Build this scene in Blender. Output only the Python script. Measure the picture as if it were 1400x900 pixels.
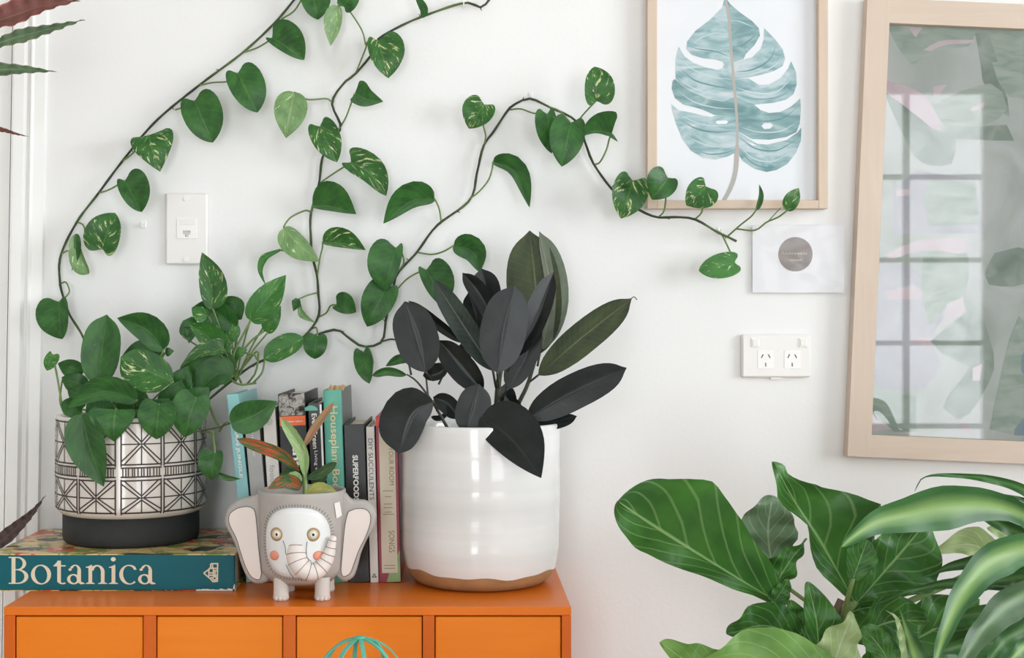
import bpy, math, random
from mathutils import Vector, Matrix, Quaternion
random.seed(7)
for _o in list(bpy.data.objects): bpy.data.objects.remove(_o)
scene = bpy.context.scene
COL = scene.collection

# ---------------------------------------------------------------- camera, light, exposure
F = 1850.0; DW = 2.30; ZC = 1.19; VX, VY = 630.0, 450.0      # focal length (px of 1400x900), wall distance, eye height
cam = bpy.data.cameras.new('camera'); camo = bpy.data.objects.new('camera', cam); COL.objects.link(camo)
cam.sensor_width = 36.0; cam.lens = F / 1400 * 36; cam.shift_x = (700 - VX) / 1400
camo.location = (0, -DW, ZC); camo.rotation_euler = (math.pi / 2, 0, 0)
cam.clip_start = 0.05
scene.camera = camo
world = bpy.data.worlds.new('world'); scene.world = world; world.use_nodes = True
world.node_tree.nodes['Background'].inputs[0].default_value = (0.92, 0.96, 1.0, 1)
world.node_tree.nodes['Background'].inputs[1].default_value = 1.0
scene.view_settings.view_transform = 'Standard'; scene.view_settings.look = 'None'
scene.view_settings.gamma = 1.0; scene.view_settings.use_curve_mapping = False
scene.view_settings.exposure = 0.0
# room box
RX0, RX1, RY0, RZ1 = -1.75, 2.75, -4.3, 2.7
def area(name, loc, rot, sx, sy, power, col=(1, 1, 1)):
    l = bpy.data.lights.new(name, 'AREA'); l.shape = 'RECTANGLE'; l.size = sx; l.size_y = sy; l.energy = power; l.color = col
    o = bpy.data.objects.new(name, l); COL.objects.link(o); o.location = loc; o.rotation_euler = rot; return o
# daylight entering by the window in the right wall and the glazed doors behind the camera
WR = (-2.5, -0.75, 0.95, 2.35)      # right wall window: y0,y1,z0,z1
WF = (1.0, 2.62, 0.25, 2.4)       # front wall window: x0,x1,z0,z1
area('window_right_offscreen', (RX1 + 0.16, (WR[0] + WR[1]) / 2, (WR[2] + WR[3]) / 2), (0, math.radians(90), 0), WR[3] - WR[2], WR[1] - WR[0], 116, (0.92, 0.965, 1.0))
area('window_rear_right_offscreen', ((WF[0] + WF[1]) / 2, RY0 - 0.16, (WF[2] + WF[3]) / 2), (math.radians(90), 0, 0), WF[1] - WF[0], WF[3] - WF[2], 58, (0.92, 0.965, 1.0))
WL = (-1.0, -0.2, 0.25, 2.35)       # narrow glazed door just left behind the camera (the left highlight on the white pot)
area('window_rear_left_offscreen', ((WL[0] + WL[1]) / 2, RY0 - 0.16, (WL[2] + WL[3]) / 2), (math.radians(90), 0, 0), WL[1] - WL[0], WL[3] - WL[2], 56, (0.92, 0.965, 1.0))

# ---------------------------------------------------------------- helpers
def lin(h):
    h = h.lstrip('#'); r = []
    for i in (0, 2, 4):
        c = int(h[i:i + 2], 16) / 255
        r.append(c / 12.92 if c <= 0.04045 else ((c + 0.055) / 1.055) ** 2.4)
    return (r[0], r[1], r[2], 1)
def P(px, py, D): return Vector(((px - VX) / F * D, D - DW, ZC - (py - VY) / F * D))

class MB:
    def __init__(s): s.v = []; s.f = []; s.m = []; s.uv = {}
    def quad_box(s, x0, x1, y0, y1, z0, z1, mi=0, bev=0.0):
        if bev <= 0:
            b = len(s.v)
            s.v += [Vector(p) for p in ((x0,y0,z0),(x1,y0,z0),(x1,y1,z0),(x0,y1,z0),(x0,y0,z1),(x1,y0,z1),(x1,y1,z1),(x0,y1,z1))]
            for q in ((0,3,2,1),(4,5,6,7),(0,1,5,4),(1,2,6,5),(2,3,7,6),(3,0,4,7)):
                s.f.append(tuple(b + i for i in q)); s.m.append(mi)
            return
        # chamfered box
        b = len(s.v); e = bev; idx = {}
        for sx in (0, 1):
            for sy in (0, 1):
                for sz in (0, 1):
                    X = (x0, x1)[sx]; Y = (y0, y1)[sy]; Z = (z0, z1)[sz]
                    dx = e if sx == 0 else -e; dy = e if sy == 0 else -e; dz = e if sz == 0 else -e
                    for k, p in enumerate(((X, Y + dy, Z + dz), (X + dx, Y, Z + dz), (X + dx, Y + dy, Z))):
                        idx[(sx, sy, sz, k)] = len(s.v); s.v.append(Vector(p))
        def F4(*a): s.f.append(tuple(idx[i] for i in a)); s.m.append(mi)
        for q in (0, 1):
            o1 = [(q,0,0,0),(q,1,0,0),(q,1,1,0),(q,0,1,0)]; F4(*(o1 if q else o1[::-1]))
            o2 = [(0,q,0,1),(0,q,1,1),(1,q,1,1),(1,q,0,1)]; F4(*(o2 if q else o2[::-1]))
            o3 = [(0,0,q,2),(1,0,q,2),(1,1,q,2),(0,1,q,2)]; F4(*(o3 if q else o3[::-1]))
        for a in (0, 1):
            for c in (0, 1):
                F4((a,c,0,0),(a,c,1,0),(a,c,1,1),(a,c,0,1)); F4((a,0,c,0),(a,1,c,0),(a,1,c,2),(a,0,c,2)); F4((0,a,c,1),(1,a,c,1),(1,a,c,2),(0,a,c,2))
                for g in (0, 1): F4((a,c,g,0),(a,c,g,1),(a,c,g,2))
    def poly(s, pts, mi=0):
        b = len(s.v); s.v += [Vector(p) for p in pts]; s.f.append(tuple(range(b, b + len(pts)))); s.m.append(mi)
    def prism(s, pts, off, mi=0):
        """closed polygon pts extruded by vector off"""
        b = len(s.v); n = len(pts); off = Vector(off)
        s.v += [Vector(p) for p in pts] + [Vector(p) + off for p in pts]
        s.f.append(tuple(range(b, b + n))[::-1]); s.m.append(mi)
        s.f.append(tuple(range(b + n, b + 2 * n))); s.m.append(mi)
        for i in range(n):
            j = (i + 1) % n; s.f.append((b + i, b + j, b + n + j, b + n + i)); s.m.append(mi)
    def lathe(s, prof, n=48, c=(0, 0, 0), mi=0, jit=None):
        b = len(s.v); c = Vector(c)
        for k, (r, z) in enumerate(prof):
            for i in range(n):
                a = 2 * math.pi * i / n
                rr = r + (jit(a, z) if jit and r > 0.001 else 0)
                s.v.append(c + Vector((rr * math.cos(a), rr * math.sin(a), z)))
        for k in range(len(prof) - 1):
            for i in range(n):
                j = (i + 1) % n
                s.f.append((b + k*n + i, b + k*n + j, b + (k+1)*n + j, b + (k+1)*n + i)); s.m.append(mi if not callable(mi) else mi(k))
    def tube(s, pts, r, n=8, mi=0, cap=True):
        """pts list of Vectors, r radius or list"""
        m = len(pts); b = len(s.v); up = None
        for i in range(m):
            t = (pts[min(i + 1, m - 1)] - pts[max(i - 1, 0)])
            if t.length < 1e-9: t = Vector((0, 0, 1))
            t.normalize()
            if up is None:
                up = Vector((0, 1, 0)) if abs(t.y) < 0.9 else Vector((1, 0, 0))
            a = (up - t * up.dot(t)); a = a.normalized() if a.length > 1e-6 else t.orthogonal().normalized()
            up = a; c = t.cross(a); rr = r[i] if isinstance(r, (list, tuple)) else r
            for k in range(n):
                w = 2 * math.pi * k / n
                s.v.append(pts[i] + (a * math.cos(w) + c * math.sin(w)) * rr)
        for i in range(m - 1):
            for k in range(n):
                l = (k + 1) % n
                s.f.append((b + i*n + k, b + i*n + l, b + (i+1)*n + l, b + (i+1)*n + k)); s.m.append(mi)
        if cap:
            s.f.append(tuple(b + k for k in range(n))[::-1]); s.m.append(mi)
            s.f.append(tuple(b + (m-1)*n + k for k in range(n))); s.m.append(mi)
    def build(s, name, mats, parent=None, smooth=False, loc=None):
        me = bpy.data.meshes.new(name); me.from_pydata([tuple(p) for p in s.v], [], s.f)
        if not isinstance(mats, (list, tuple)): mats = [mats]
        for m in mats: me.materials.append(m)
        for p, i in zip(me.polygons, s.m): p.material_index = i; p.use_smooth = smooth
        if s.uv:
            uvl = me.uv_layers.new(name='UVMap')
            for lp in me.loops: uvl.data[lp.index].uv = s.uv.get(lp.vertex_index, (0, 0))
        me.update()
        return link(name, me, parent, loc)
def link(name, me, parent=None, loc=None):
    o = bpy.data.objects.new(name, me); COL.objects.link(o)
    if loc is not None: o.location = loc
    if parent is not None:
        o.parent = parent
        # children are modelled in world space; keep them there
        o.matrix_parent_inverse = parent_world(parent).inverted()
    return o
def parent_world(p):
    m = p.matrix_basis.copy()
    if p.parent is not None: m = parent_world(p.parent) @ p.matrix_parent_inverse @ m
    return m
def thing(name, label, cat, loc=(0, 0, 0), group=None):
    o = bpy.data.objects.new(name, None); COL.objects.link(o); o.location = loc
    o.empty_display_size = 0.02
    o['label'] = label; o['category'] = cat
    if group: o['group'] = group
    return o
def tag(o, label, cat, group=None):
    o['label'] = label; o['category'] = cat
    if group: o['group'] = group
    return o
def struct(o): o['kind'] = 'structure'; return o

def cr(pts, n):
    """Catmull-Rom through pts (tuples or Vectors), n samples, returns list of Vectors"""
    pts = [Vector(p) for p in pts]
    if len(pts) == 2: return [pts[0].lerp(pts[1], i / (n - 1)) for i in range(n)]
    q = [pts[0] * 2 - pts[1]] + pts + [pts[-1] * 2 - pts[-2]]
    # chord-length parametrisation for the sampling
    L = [0]
    for i in range(len(pts) - 1): L.append(L[-1] + (pts[i + 1] - pts[i]).length)
    out = []
    for k in range(n):
        s = L[-1] * k / (n - 1); i = 0
        while i < len(pts) - 2 and s > L[i + 1]: i += 1
        t = (s - L[i]) / max(L[i + 1] - L[i], 1e-9)
        a, b, c, d = q[i], q[i + 1], q[i + 2], q[i + 3]
        out.append(0.5 * ((2 * b) + (c - a) * t + (2*a - 5*b + 4*c - d) * t*t + (3*b - a - 3*c + d) * t*t*t))
    return out
def interp(tab, t):
    for i in range(len(tab) - 1):
        if t <= tab[i + 1][0] or i == len(tab) - 2:
            a, b = tab[i], tab[i + 1]; k = (t - a[0]) / (b[0] - a[0]); k = max(0, min(1, k))
            return [a[j] + (b[j] - a[j]) * k for j in range(1, len(a))]

# ---------------------------------------------------------------- materials
def newmat(name):
    m = bpy.data.materials.new(name); m.use_nodes = True
    nt = m.node_tree; b = nt.nodes['Principled BSDF']; return m, nt, b
def plain(name, col, rough=0.5, metal=0, noise=0.0, nscale=30, spec=None, coat=0, bump=0, bscale=200, trans=0, alpha=1):
    m, nt, b = newmat(name); c = lin(col) if isinstance(col, str) else col
    b.inputs['Base Color'].default_value = c; b.inputs['Roughness'].default_value = rough; b.inputs['Metallic'].default_value = metal
    if spec is not None: b.inputs['Specular IOR Level'].default_value = spec
    if coat: b.inputs['Coat Weight'].default_value = coat; b.inputs['Coat Roughness'].default_value = 0.06
    if trans: b.inputs['Transmission Weight'].default_value = trans
    N = nt.nodes; K = nt.links
    tc = N.new('ShaderNodeTexCoord')
    if noise:
        no = N.new('ShaderNodeTexNoise'); no.inputs['Scale'].default_value = nscale; no.inputs['Detail'].default_value = 5
        K.new(tc.outputs['Object'], no.inputs['Vector'])
        mx = N.new('ShaderNodeMix'); mx.data_type = 'RGBA'
        mx.inputs['A'].default_value = tuple(max(0, x * (1 - noise)) for x in c[:3]) + (1,)
        mx.inputs['B'].default_value = tuple(min(1, x * (1 + noise)) for x in c[:3]) + (1,)
        K.new(no.outputs['Fac'], mx.inputs['Factor']); K.new(mx.outputs['Result'], b.inputs['Base Color'])
    if bump:
        n2 = N.new('ShaderNodeTexNoise'); n2.inputs['Scale'].default_value = bscale; n2.inputs['Detail'].default_value = 4
        K.new(tc.outputs['Object'], n2.inputs['Vector'])
        bp = N.new('ShaderNodeBump'); bp.inputs['Strength'].default_value = bump; bp.inputs['Distance'].default_value = 0.002
        K.new(n2.outputs['Fac'], bp.inputs['Height']); K.new(bp.outputs['Normal'], b.inputs['Normal'])
    return m
def mathn(nt, op, a, b=None, c=None, clamp=False):
    n = nt.nodes.new('ShaderNodeMath'); n.operation = op; n.use_clamp = clamp
    for i, x in enumerate((a, b, c)):
        if x is None: continue
        if isinstance(x, (int, float)): n.inputs[i].default_value = x
        else: nt.links.new(x, n.inputs[i])
    return n.outputs[0]
def mixc(nt, fac, a, b):
    n = nt.nodes.new('ShaderNodeMix'); n.data_type = 'RGBA'
    for key, x in (('Factor', fac), ('A', a), ('B', b)):
        if isinstance(x, (int, float)): n.inputs[key].default_value = x
        elif isinstance(x, tuple): n.inputs[key].default_value = x
        else: nt.links.new(x, n.inputs[key])
    return n.outputs['Result']
def leafmat(name, base, dark, vein, rough=0.38, var=None, varamt=0.0, midw=0.06, midstr=0.55, nveins=9, veinstr=0.18, transl=0.12, redge=None, spec=0.32, vslope=0.35, midsoft=None):
    m, nt, b = newmat(name); N = nt.nodes; K = nt.links
    uv = N.new('ShaderNodeUVMap'); uv.uv_map = 'UVMap'
    sp = N.new('ShaderNodeSeparateXYZ'); K.new(uv.outputs['UV'], sp.inputs[0])
    oi = N.new('ShaderNodeObjectInfo')
    v = mathn(nt, 'SUBTRACT', sp.outputs[0], 0.5); av = mathn(nt, 'MULTIPLY', mathn(nt, 'ABSOLUTE', v), 2.0); u = sp.outputs[1]
    cb = N.new('ShaderNodeCombineXYZ'); K.new(mathn(nt, 'MULTIPLY', v, 2.5), cb.inputs[0]); K.new(mathn(nt, 'MULTIPLY', u, 3.0), cb.inputs[1]); K.new(mathn(nt, 'MULTIPLY', oi.outputs['Random'], 37.0), cb.inputs[2])
    no = N.new('ShaderNodeTexNoise'); no.inputs['Scale'].default_value = 1.2; no.inputs['Detail'].default_value = 3; K.new(cb.outputs[0], no.inputs['Vector'])
    r1 = N.new('ShaderNodeMapRange'); r1.inputs[1].default_value = 0.35; r1.inputs[2].default_value = 0.65; K.new(no.outputs['Fac'], r1.inputs[0])
    c = mixc(nt, r1.outputs[0], lin(dark), lin(base))
    # side veins
    w = mathn(nt, 'SINE', mathn(nt, 'MULTIPLY', mathn(nt, 'SUBTRACT', u, mathn(nt, 'MULTIPLY', av, vslope)), nveins * 2 * math.pi))
    vr = N.new('ShaderNodeMapRange'); vr.inputs[1].default_value = 0.86; vr.inputs[2].default_value = 1.0; vr.inputs[4].default_value = veinstr; K.new(w, vr.inputs[0])
    c = mixc(nt, vr.outputs[0], c, lin(vein))
    if var:
        c2 = N.new('ShaderNodeCombineXYZ')
        K.new(mathn(nt, 'MULTIPLY', v, 4.2), c2.inputs[0]); K.new(mathn(nt, 'MULTIPLY', mathn(nt, 'SUBTRACT', u, mathn(nt, 'MULTIPLY', av, 0.55)), 7.0), c2.inputs[1]); K.new(mathn(nt, 'MULTIPLY', oi.outputs['Random'], 91.0), c2.inputs[2])
        n2 = N.new('ShaderNodeTexNoise'); n2.inputs['Scale'].default_value = 1.1; n2.inputs['Detail'].default_value = 4; n2.inputs['Roughness'].default_value = 0.7; K.new(c2.outputs[0], n2.inputs['Vector'])
        r2 = N.new('ShaderNodeMapRange'); r2.inputs[1].default_value = 0.70 - varamt * 0.25; r2.inputs[2].default_value = 0.76 - varamt * 0.25; r2.inputs[4].default_value = 0.9; K.new(n2.outputs['Fac'], r2.inputs[0])
        c = mixc(nt, r2.outputs[0], c, lin(var))
    mr = N.new('ShaderNodeMapRange'); mr.inputs[1].default_value = midw * (0.35 if midsoft is None else midsoft); mr.inputs[2].default_value = midw; mr.inputs[3].default_value = midstr; mr.inputs[4].default_value = 0; K.new(av, mr.inputs[0])
    c = mixc(nt, mr.outputs[0], c, lin(vein))
    if redge:
        er = N.new('ShaderNodeMapRange'); er.inputs[1].default_value = 0.86; er.inputs[2].default_value = 0.97; K.new(av, er.inputs[0])
        c = mixc(nt, er.outputs[0], c, lin(redge))
    K.new(c, b.inputs['Base Color']); b.inputs['Roughness'].default_value = rough; b.inputs['Specular IOR Level'].default_value = spec
    bp = N.new('ShaderNodeBump'); bp.inputs['Strength'].default_value = 0.35; bp.inputs['Distance'].default_value = 0.0015; bp.invert = True
    hh = mathn(nt, 'ADD', vr.outputs[0], mr.outputs[0]); K.new(hh, bp.inputs['Height']); K.new(bp.outputs['Normal'], b.inputs['Normal'])
    if transl:
        tr = N.new('ShaderNodeBsdfTranslucent'); K.new(c, tr.inputs['Color'])
        ms = N.new('ShaderNodeMixShader'); ms.inputs[0].default_value = transl
        K.new(b.outputs[0], ms.inputs[1]); K.new(tr.outputs[0], ms.inputs[2]); K.new(ms.outputs[0], nt.nodes['Material Output'].inputs[0])
    return m
def woodmat(name, c1, c2, rough=0.35, axis='x', scale=6, coat=0.0, contrast=1.0):
    m, nt, b = newmat(name); N = nt.nodes; K = nt.links
    tc = N.new('ShaderNodeTexCoord'); mp = N.new('ShaderNodeMapping')
    mp.inputs['Scale'].default_value = {'x': (1, 14, 14), 'z': (14, 14, 1), 'y': (14, 1, 14)}[axis]
    K.new(tc.outputs['Object'], mp.inputs[0])
    no = N.new('ShaderNodeTexNoise'); no.inputs['Scale'].default_value = scale; no.inputs['Detail'].default_value = 6; no.inputs['Distortion'].default_value = 0.6
    K.new(mp.outputs[0], no.inputs['Vector'])
    n2 = N.new('ShaderNodeTexNoise'); n2.inputs['Scale'].default_value = 5; K.new(tc.outputs['Object'], n2.inputs['Vector'])
    f = mathn(nt, 'ADD', mathn(nt, 'MULTIPLY', no.outputs['Fac'], 0.6 * contrast), mathn(nt, 'MULTIPLY', n2.outputs['Fac'], 0.5), clamp=True)
    c = mixc(nt, f, lin(c1), lin(c2)); K.new(c, b.inputs['Base Color'])
    b.inputs['Roughness'].default_value = rough; b.inputs['Specular IOR Level'].default_value = 0.25
    if coat: b.inputs['Coat Weight'].default_value = coat; b.inputs['Coat Roughness'].default_value = 0.15
    bp = N.new('ShaderNodeBump'); bp.inputs['Strength'].default_value = 0.08; bp.inputs['Distance'].default_value = 0.001
    K.new(no.outputs['Fac'], bp.inputs['Height']); K.new(bp.outputs['Normal'], b.inputs['Normal'])
    return m
def watercolour(name, cols, scale=16, stretch=(1, 1, 1)):
    m, nt, b = newmat(name); N = nt.nodes; K = nt.links
    tc = N.new('ShaderNodeTexCoord'); mp = N.new('ShaderNodeMapping'); mp.inputs['Scale'].default_value = stretch; K.new(tc.outputs['Object'], mp.inputs[0])
    n = N.new('ShaderNodeTexNoise'); n.inputs['Scale'].default_value = scale; n.inputs['Detail'].default_value = 6; n.inputs['Distortion'].default_value = 0.8; K.new(mp.outputs[0], n.inputs['Vector'])
    r = N.new('ShaderNodeValToRGB'); r.color_ramp.elements[0].position = .3; r.color_ramp.elements[1].position = .7
    r.color_ramp.elements[0].color = lin(cols[0]); r.color_ramp.elements[1].color = lin(cols[-1])
    for i, c in enumerate(cols[1:-1]): e = r.color_ramp.elements.new(.3 + .4 * (i + 1) / (len(cols) - 1)); e.color = lin(c)
    K.new(n.outputs['Fac'], r.inputs[0]); K.new(r.outputs[0], b.inputs['Base Color']); b.inputs['Roughness'].default_value = 0.85; return m
M = {}
M['wall'] = plain('wall_paint', '#ecebe9', 0.75, noise=0.02, nscale=3, bump=0.12, bscale=120)
M['trim'] = plain('trim_gloss_paint', '#efeeeb', 0.35, noise=0.015, nscale=5)
M['ceil'] = plain('ceiling_paint', '#eeeeec', 0.9, noise=0.01)
M['floor'] = woodmat('floor_boards', '#a58d75', '#c4b09a', 0.4, 'y', 4)
M['wood_o'] = woodmat('orange_stained_wood', '#d0610f', '#e97f1e', 0.38, 'x', 5, coat=0.12, contrast=0.8)
M['wood_o2'] = woodmat('orange_stained_wood_upright', '#bf5210', '#d76a16', 0.4, 'z', 5, coat=0.08, contrast=0.8)
M['wood_d'] = woodmat('orange_drawer_wood', '#d9690c', '#ef8c1e', 0.42, 'x', 4, coat=0.05, contrast=0.7)
M['oak'] = woodmat('pale_oak', '#c7b29d', '#dcc9b6', 0.5, 'z', 8)
M['oak_h'] = woodmat('pale_oak_horizontal', '#c7b29d', '#dcc9b6', 0.5, 'x', 8)
M['pink_oak'] = woodmat('blush_oak', '#c6b2a0', '#dccbbb', 0.5, 'z', 8)
M['pink_oak_h'] = woodmat('blush_oak_horizontal', '#c6b2a0', '#dccbbb', 0.5, 'x', 8)
M['plastic'] = plain('white_plastic', '#e9e6e1', 0.35, noise=0.01)
M['plastic2'] = plain('white_plastic_insert', '#eeece8', 0.3, noise=0.01)
M['soil'] = plain('potting_soil', '#2b211b', 0.95, noise=0.5, nscale=60, bump=0.8, bscale=90)
M['stem_d'] = watercolour('dark_vine_stem', ['#2e3327', '#3b4530', '#5d7440'], 9)
M['stem_g'] = plain('green_petiole', '#6b8449', 0.5, noise=0.25, nscale=40)
M['stem_rub'] = plain('rubber_stem', '#46483a', 0.6, noise=0.3, nscale=60)
M['stem_fid'] = plain('brown_bark_stem', '#6a5a45', 0.8, noise=0.4, nscale=50)
M['po1'] = leafmat('pothos_leaf', '#3a6c30', '#285226', '#628c48', var='#c3d08a', varamt=0.02, nveins=7, midstr=0.35)
M['po2'] = leafmat('pothos_leaf_variegated', '#3b6e30', '#2a5627', '#68914b', var='#d3daa0', varamt=0.5, nveins=7, midstr=0.35)
M['po3'] = leafmat('pothos_leaf_plain', '#3a6c30', '#285226', '#628c48', var='#b9c987', varamt=0.0, nveins=7, midstr=0.25, rough=0.38)
M['po4'] = leafmat('pothos_leaf_pale', '#7d9f67', '#638652', '#a9c088', var='#dbe3b8', varamt=0.35, nveins=6, midstr=0.4, transl=0.2)
M['po5'] = leafmat('pothos_leaf_fresh', '#48823b', '#377030', '#79a763', var='#d3dc9b', varamt=0.4, nveins=7, midstr=0.35, transl=0.2)
M['ru1'] = leafmat('rubber_leaf_dark', '#1d2320', '#111513', '#353f38', rough=0.3, nveins=16, veinstr=0.06, midw=0.07, midstr=0.35, transl=0.03, vslope=0.1, spec=0.3)
M['ru2'] = leafmat('rubber_leaf_olive', '#464f33', '#333c29', '#767f5c', rough=0.42, nveins=18, veinstr=0.12, midw=0.05, midstr=0.6, transl=0.12, vslope=0.1, spec=0.2)
M['ru3'] = leafmat('rubber_leaf_grey_green', '#3a453c', '#2a332e', '#6f786a', rough=0.4, nveins=16, veinstr=0.1, midw=0.06, midstr=0.6, transl=0.06, vslope=0.1, spec=0.2)
M['ru4'] = leafmat('rubber_leaf_underside', '#65705d', '#525c4c', '#a08a6a', rough=0.45, nveins=16, veinstr=0.1, midw=0.06, midstr=0.6, transl=0.1, vslope=0.1)
M['fi1'] = leafmat('fiddle_leaf', '#457a33', '#325f2a', '#8bae70', rough=0.34, nveins=6, veinstr=0.4, midw=0.045, midstr=0.9, transl=0.2, vslope=0.42)
M['fi2'] = leafmat('fiddle_leaf_mature', '#457a33', '#325f2a', '#8bae70', rough=0.34, nveins=6, veinstr=0.4, midw=0.045, midstr=0.9, transl=0.2, vslope=0.42)
M['fi3'] = leafmat('fiddle_leaf_young', '#7da958', '#659446', '#a9c686', rough=0.36, nveins=6, veinstr=0.3, midw=0.05, midstr=0.8, transl=0.25, vslope=0.42)
M['fi4'] = leafmat('fiddle_leaf_underside', '#b4c791', '#9fb67c', '#d6dfbb', rough=0.5, nveins=6, veinstr=0.3, midw=0.05, midstr=0.6, transl=0.25, vslope=0.42)
M['fi5'] = leafmat('fiddle_leaf_greyed', '#6f8868', '#587453', '#9fb295', rough=0.45, nveins=6, veinstr=0.4, midw=0.05, midstr=0.7, transl=0.15, vslope=0.42)
M['dr1'] = leafmat('striped_strap_leaf', '#3b6935', '#2b542b', '#8fae66', rough=0.4, nveins=0, veinstr=0, midw=0.65, midstr=0.7, midsoft=0.12, transl=0.15)
M['dr2'] = leafmat('plain_strap_leaf', '#3b6935', '#2b542b', '#6f9457', rough=0.36, nveins=0, veinstr=0, midw=0.5, midstr=0.5, midsoft=0.1, transl=0.08)
M['dr3'] = leafmat('grey_green_strap_leaf', '#48643f', '#385333', '#6f8c5f', rough=0.4, nveins=0, veinstr=0, midw=0.4, midstr=0.6, midsoft=0.1, transl=0.12)
M['ca1'] = leafmat('calathea_underside', '#7d4a44', '#5d4236', '#9c6a5e', rough=0.5, nveins=12, veinstr=0.25, redge='#b56468', transl=0.1)
M['ca2'] = leafmat('calathea_green', '#5f7a56', '#465c40', '#8ea283', rough=0.45, nveins=12, veinstr=0.3, redge='#9a7a68', transl=0.1)
M['ca3'] = leafmat('calathea_dusky', '#55423f', '#413230', '#75605a', rough=0.5, nveins=12, veinstr=0.2, transl=0.05)
M['ag1'] = leafmat('aglaonema_red', '#4c6a3c', '#38552f', '#8a9a5a', rough=0.4, var='#cc4430', varamt=0.78, nveins=8, veinstr=0.1, redge='#3f5f33')
M['ag2'] = leafmat('aglaonema_pale', '#9db77c', '#84a467', '#cdd8ac', rough=0.4, var='#d8dcb4', varamt=0.4, nveins=6, veinstr=0.3)
M['ag3'] = leafmat('aglaonema_bronze', '#a8765c', '#8a7a52', '#c98f76', rough=0.45, var='#6d8449', varamt=0.5, nveins=6, veinstr=0.3)
M['ag4'] = leafmat('aglaonema_dark', '#3f5a34', '#2f4728', '#5f7c4b', rough=0.4, nveins=7, veinstr=0.2)
M['ag5'] = leafmat('aglaonema_yellow', '#a8a65a', '#8f9450', '#c9c380', rough=0.45, nveins=7, veinstr=0.3)

# ---------------------------------------------------------------- leaves
HEART = [(0, -0.08, 0.30), (0.05, -0.15, 0.52), (0.13, -0.10, 0.80), (0.25, 0.07, 0.98), (0.38, 0.24, 1.03), (0.52, 0.42, 1.0), (0.66, 0.60, 0.87), (0.8, 0.78, 0.60), (0.91, 0.91, 0.30), (1, 1, 0)]
OVATE = [(0, 0, 0.03), (0.06, 0.0, 0.34), (0.16, 0.07, 0.72), (0.3, 0.22, 0.98), (0.42, 0.37, 1.03), (0.56, 0.53, 0.96), (0.7, 0.68, 0.77), (0.83, 0.82, 0.48), (0.93, 0.93, 0.2), (1, 1, 0)]
ELLIP = [(0, 0, 0.02), (0.08, 0.05, 0.36), (0.2, 0.16, 0.74), (0.36, 0.34, 0.97), (0.5, 0.5, 1.0), (0.66, 0.67, 0.96), (0.8, 0.81, 0.80), (0.9, 0.905, 0.52), (0.955, 0.96, 0.2), (1, 1, 0)]
BROADTIP = [(0, 0, 0.05), (0.1, 0.06, 0.4), (0.25, 0.2, 0.66), (0.45, 0.42, 0.86), (0.65, 0.66, 1.0), (0.8, 0.83, 0.92), (0.9, 0.93, 0.7), (0.96, 0.98, 0.4), (1, 1, 0)]
DELTA = [(0, -0.02, 0.5), (0.06, -0.04, 0.85), (0.15, 0.06, 1.0), (0.3, 0.24, 0.97), (0.45, 0.42, 0.83), (0.6, 0.58, 0.64), (0.75, 0.74, 0.42), (0.9, 0.9, 0.17), (1, 1, 0)]
ROUND = [(0, -0.06, 0.22), (0.05, -0.13, 0.45), (0.13, -0.11, 0.76), (0.25, 0.05, 0.98), (0.38, 0.22, 1.05), (0.52, 0.40, 1.04), (0.66, 0.58, 0.95), (0.8, 0.76, 0.74), (0.91, 0.90, 0.42), (0.97, 0.97, 0.16), (1, 1, 0)]
SHAPES = {'r': ROUND, 'h': HEART, 'o': OVATE, 'e': ELLIP, 'b': BROADTIP, 'd': DELTA}
def smoothtab(tab, n=25):
    pts = cr([Vector((a[1], a[2], a[0])) for a in tab], n)
    return [(i / (n - 1), p.x, max(0, p.y)) for i, p in enumerate(pts)]
STAB = {k: smoothtab(v) for k, v in SHAPES.items()}
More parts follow.
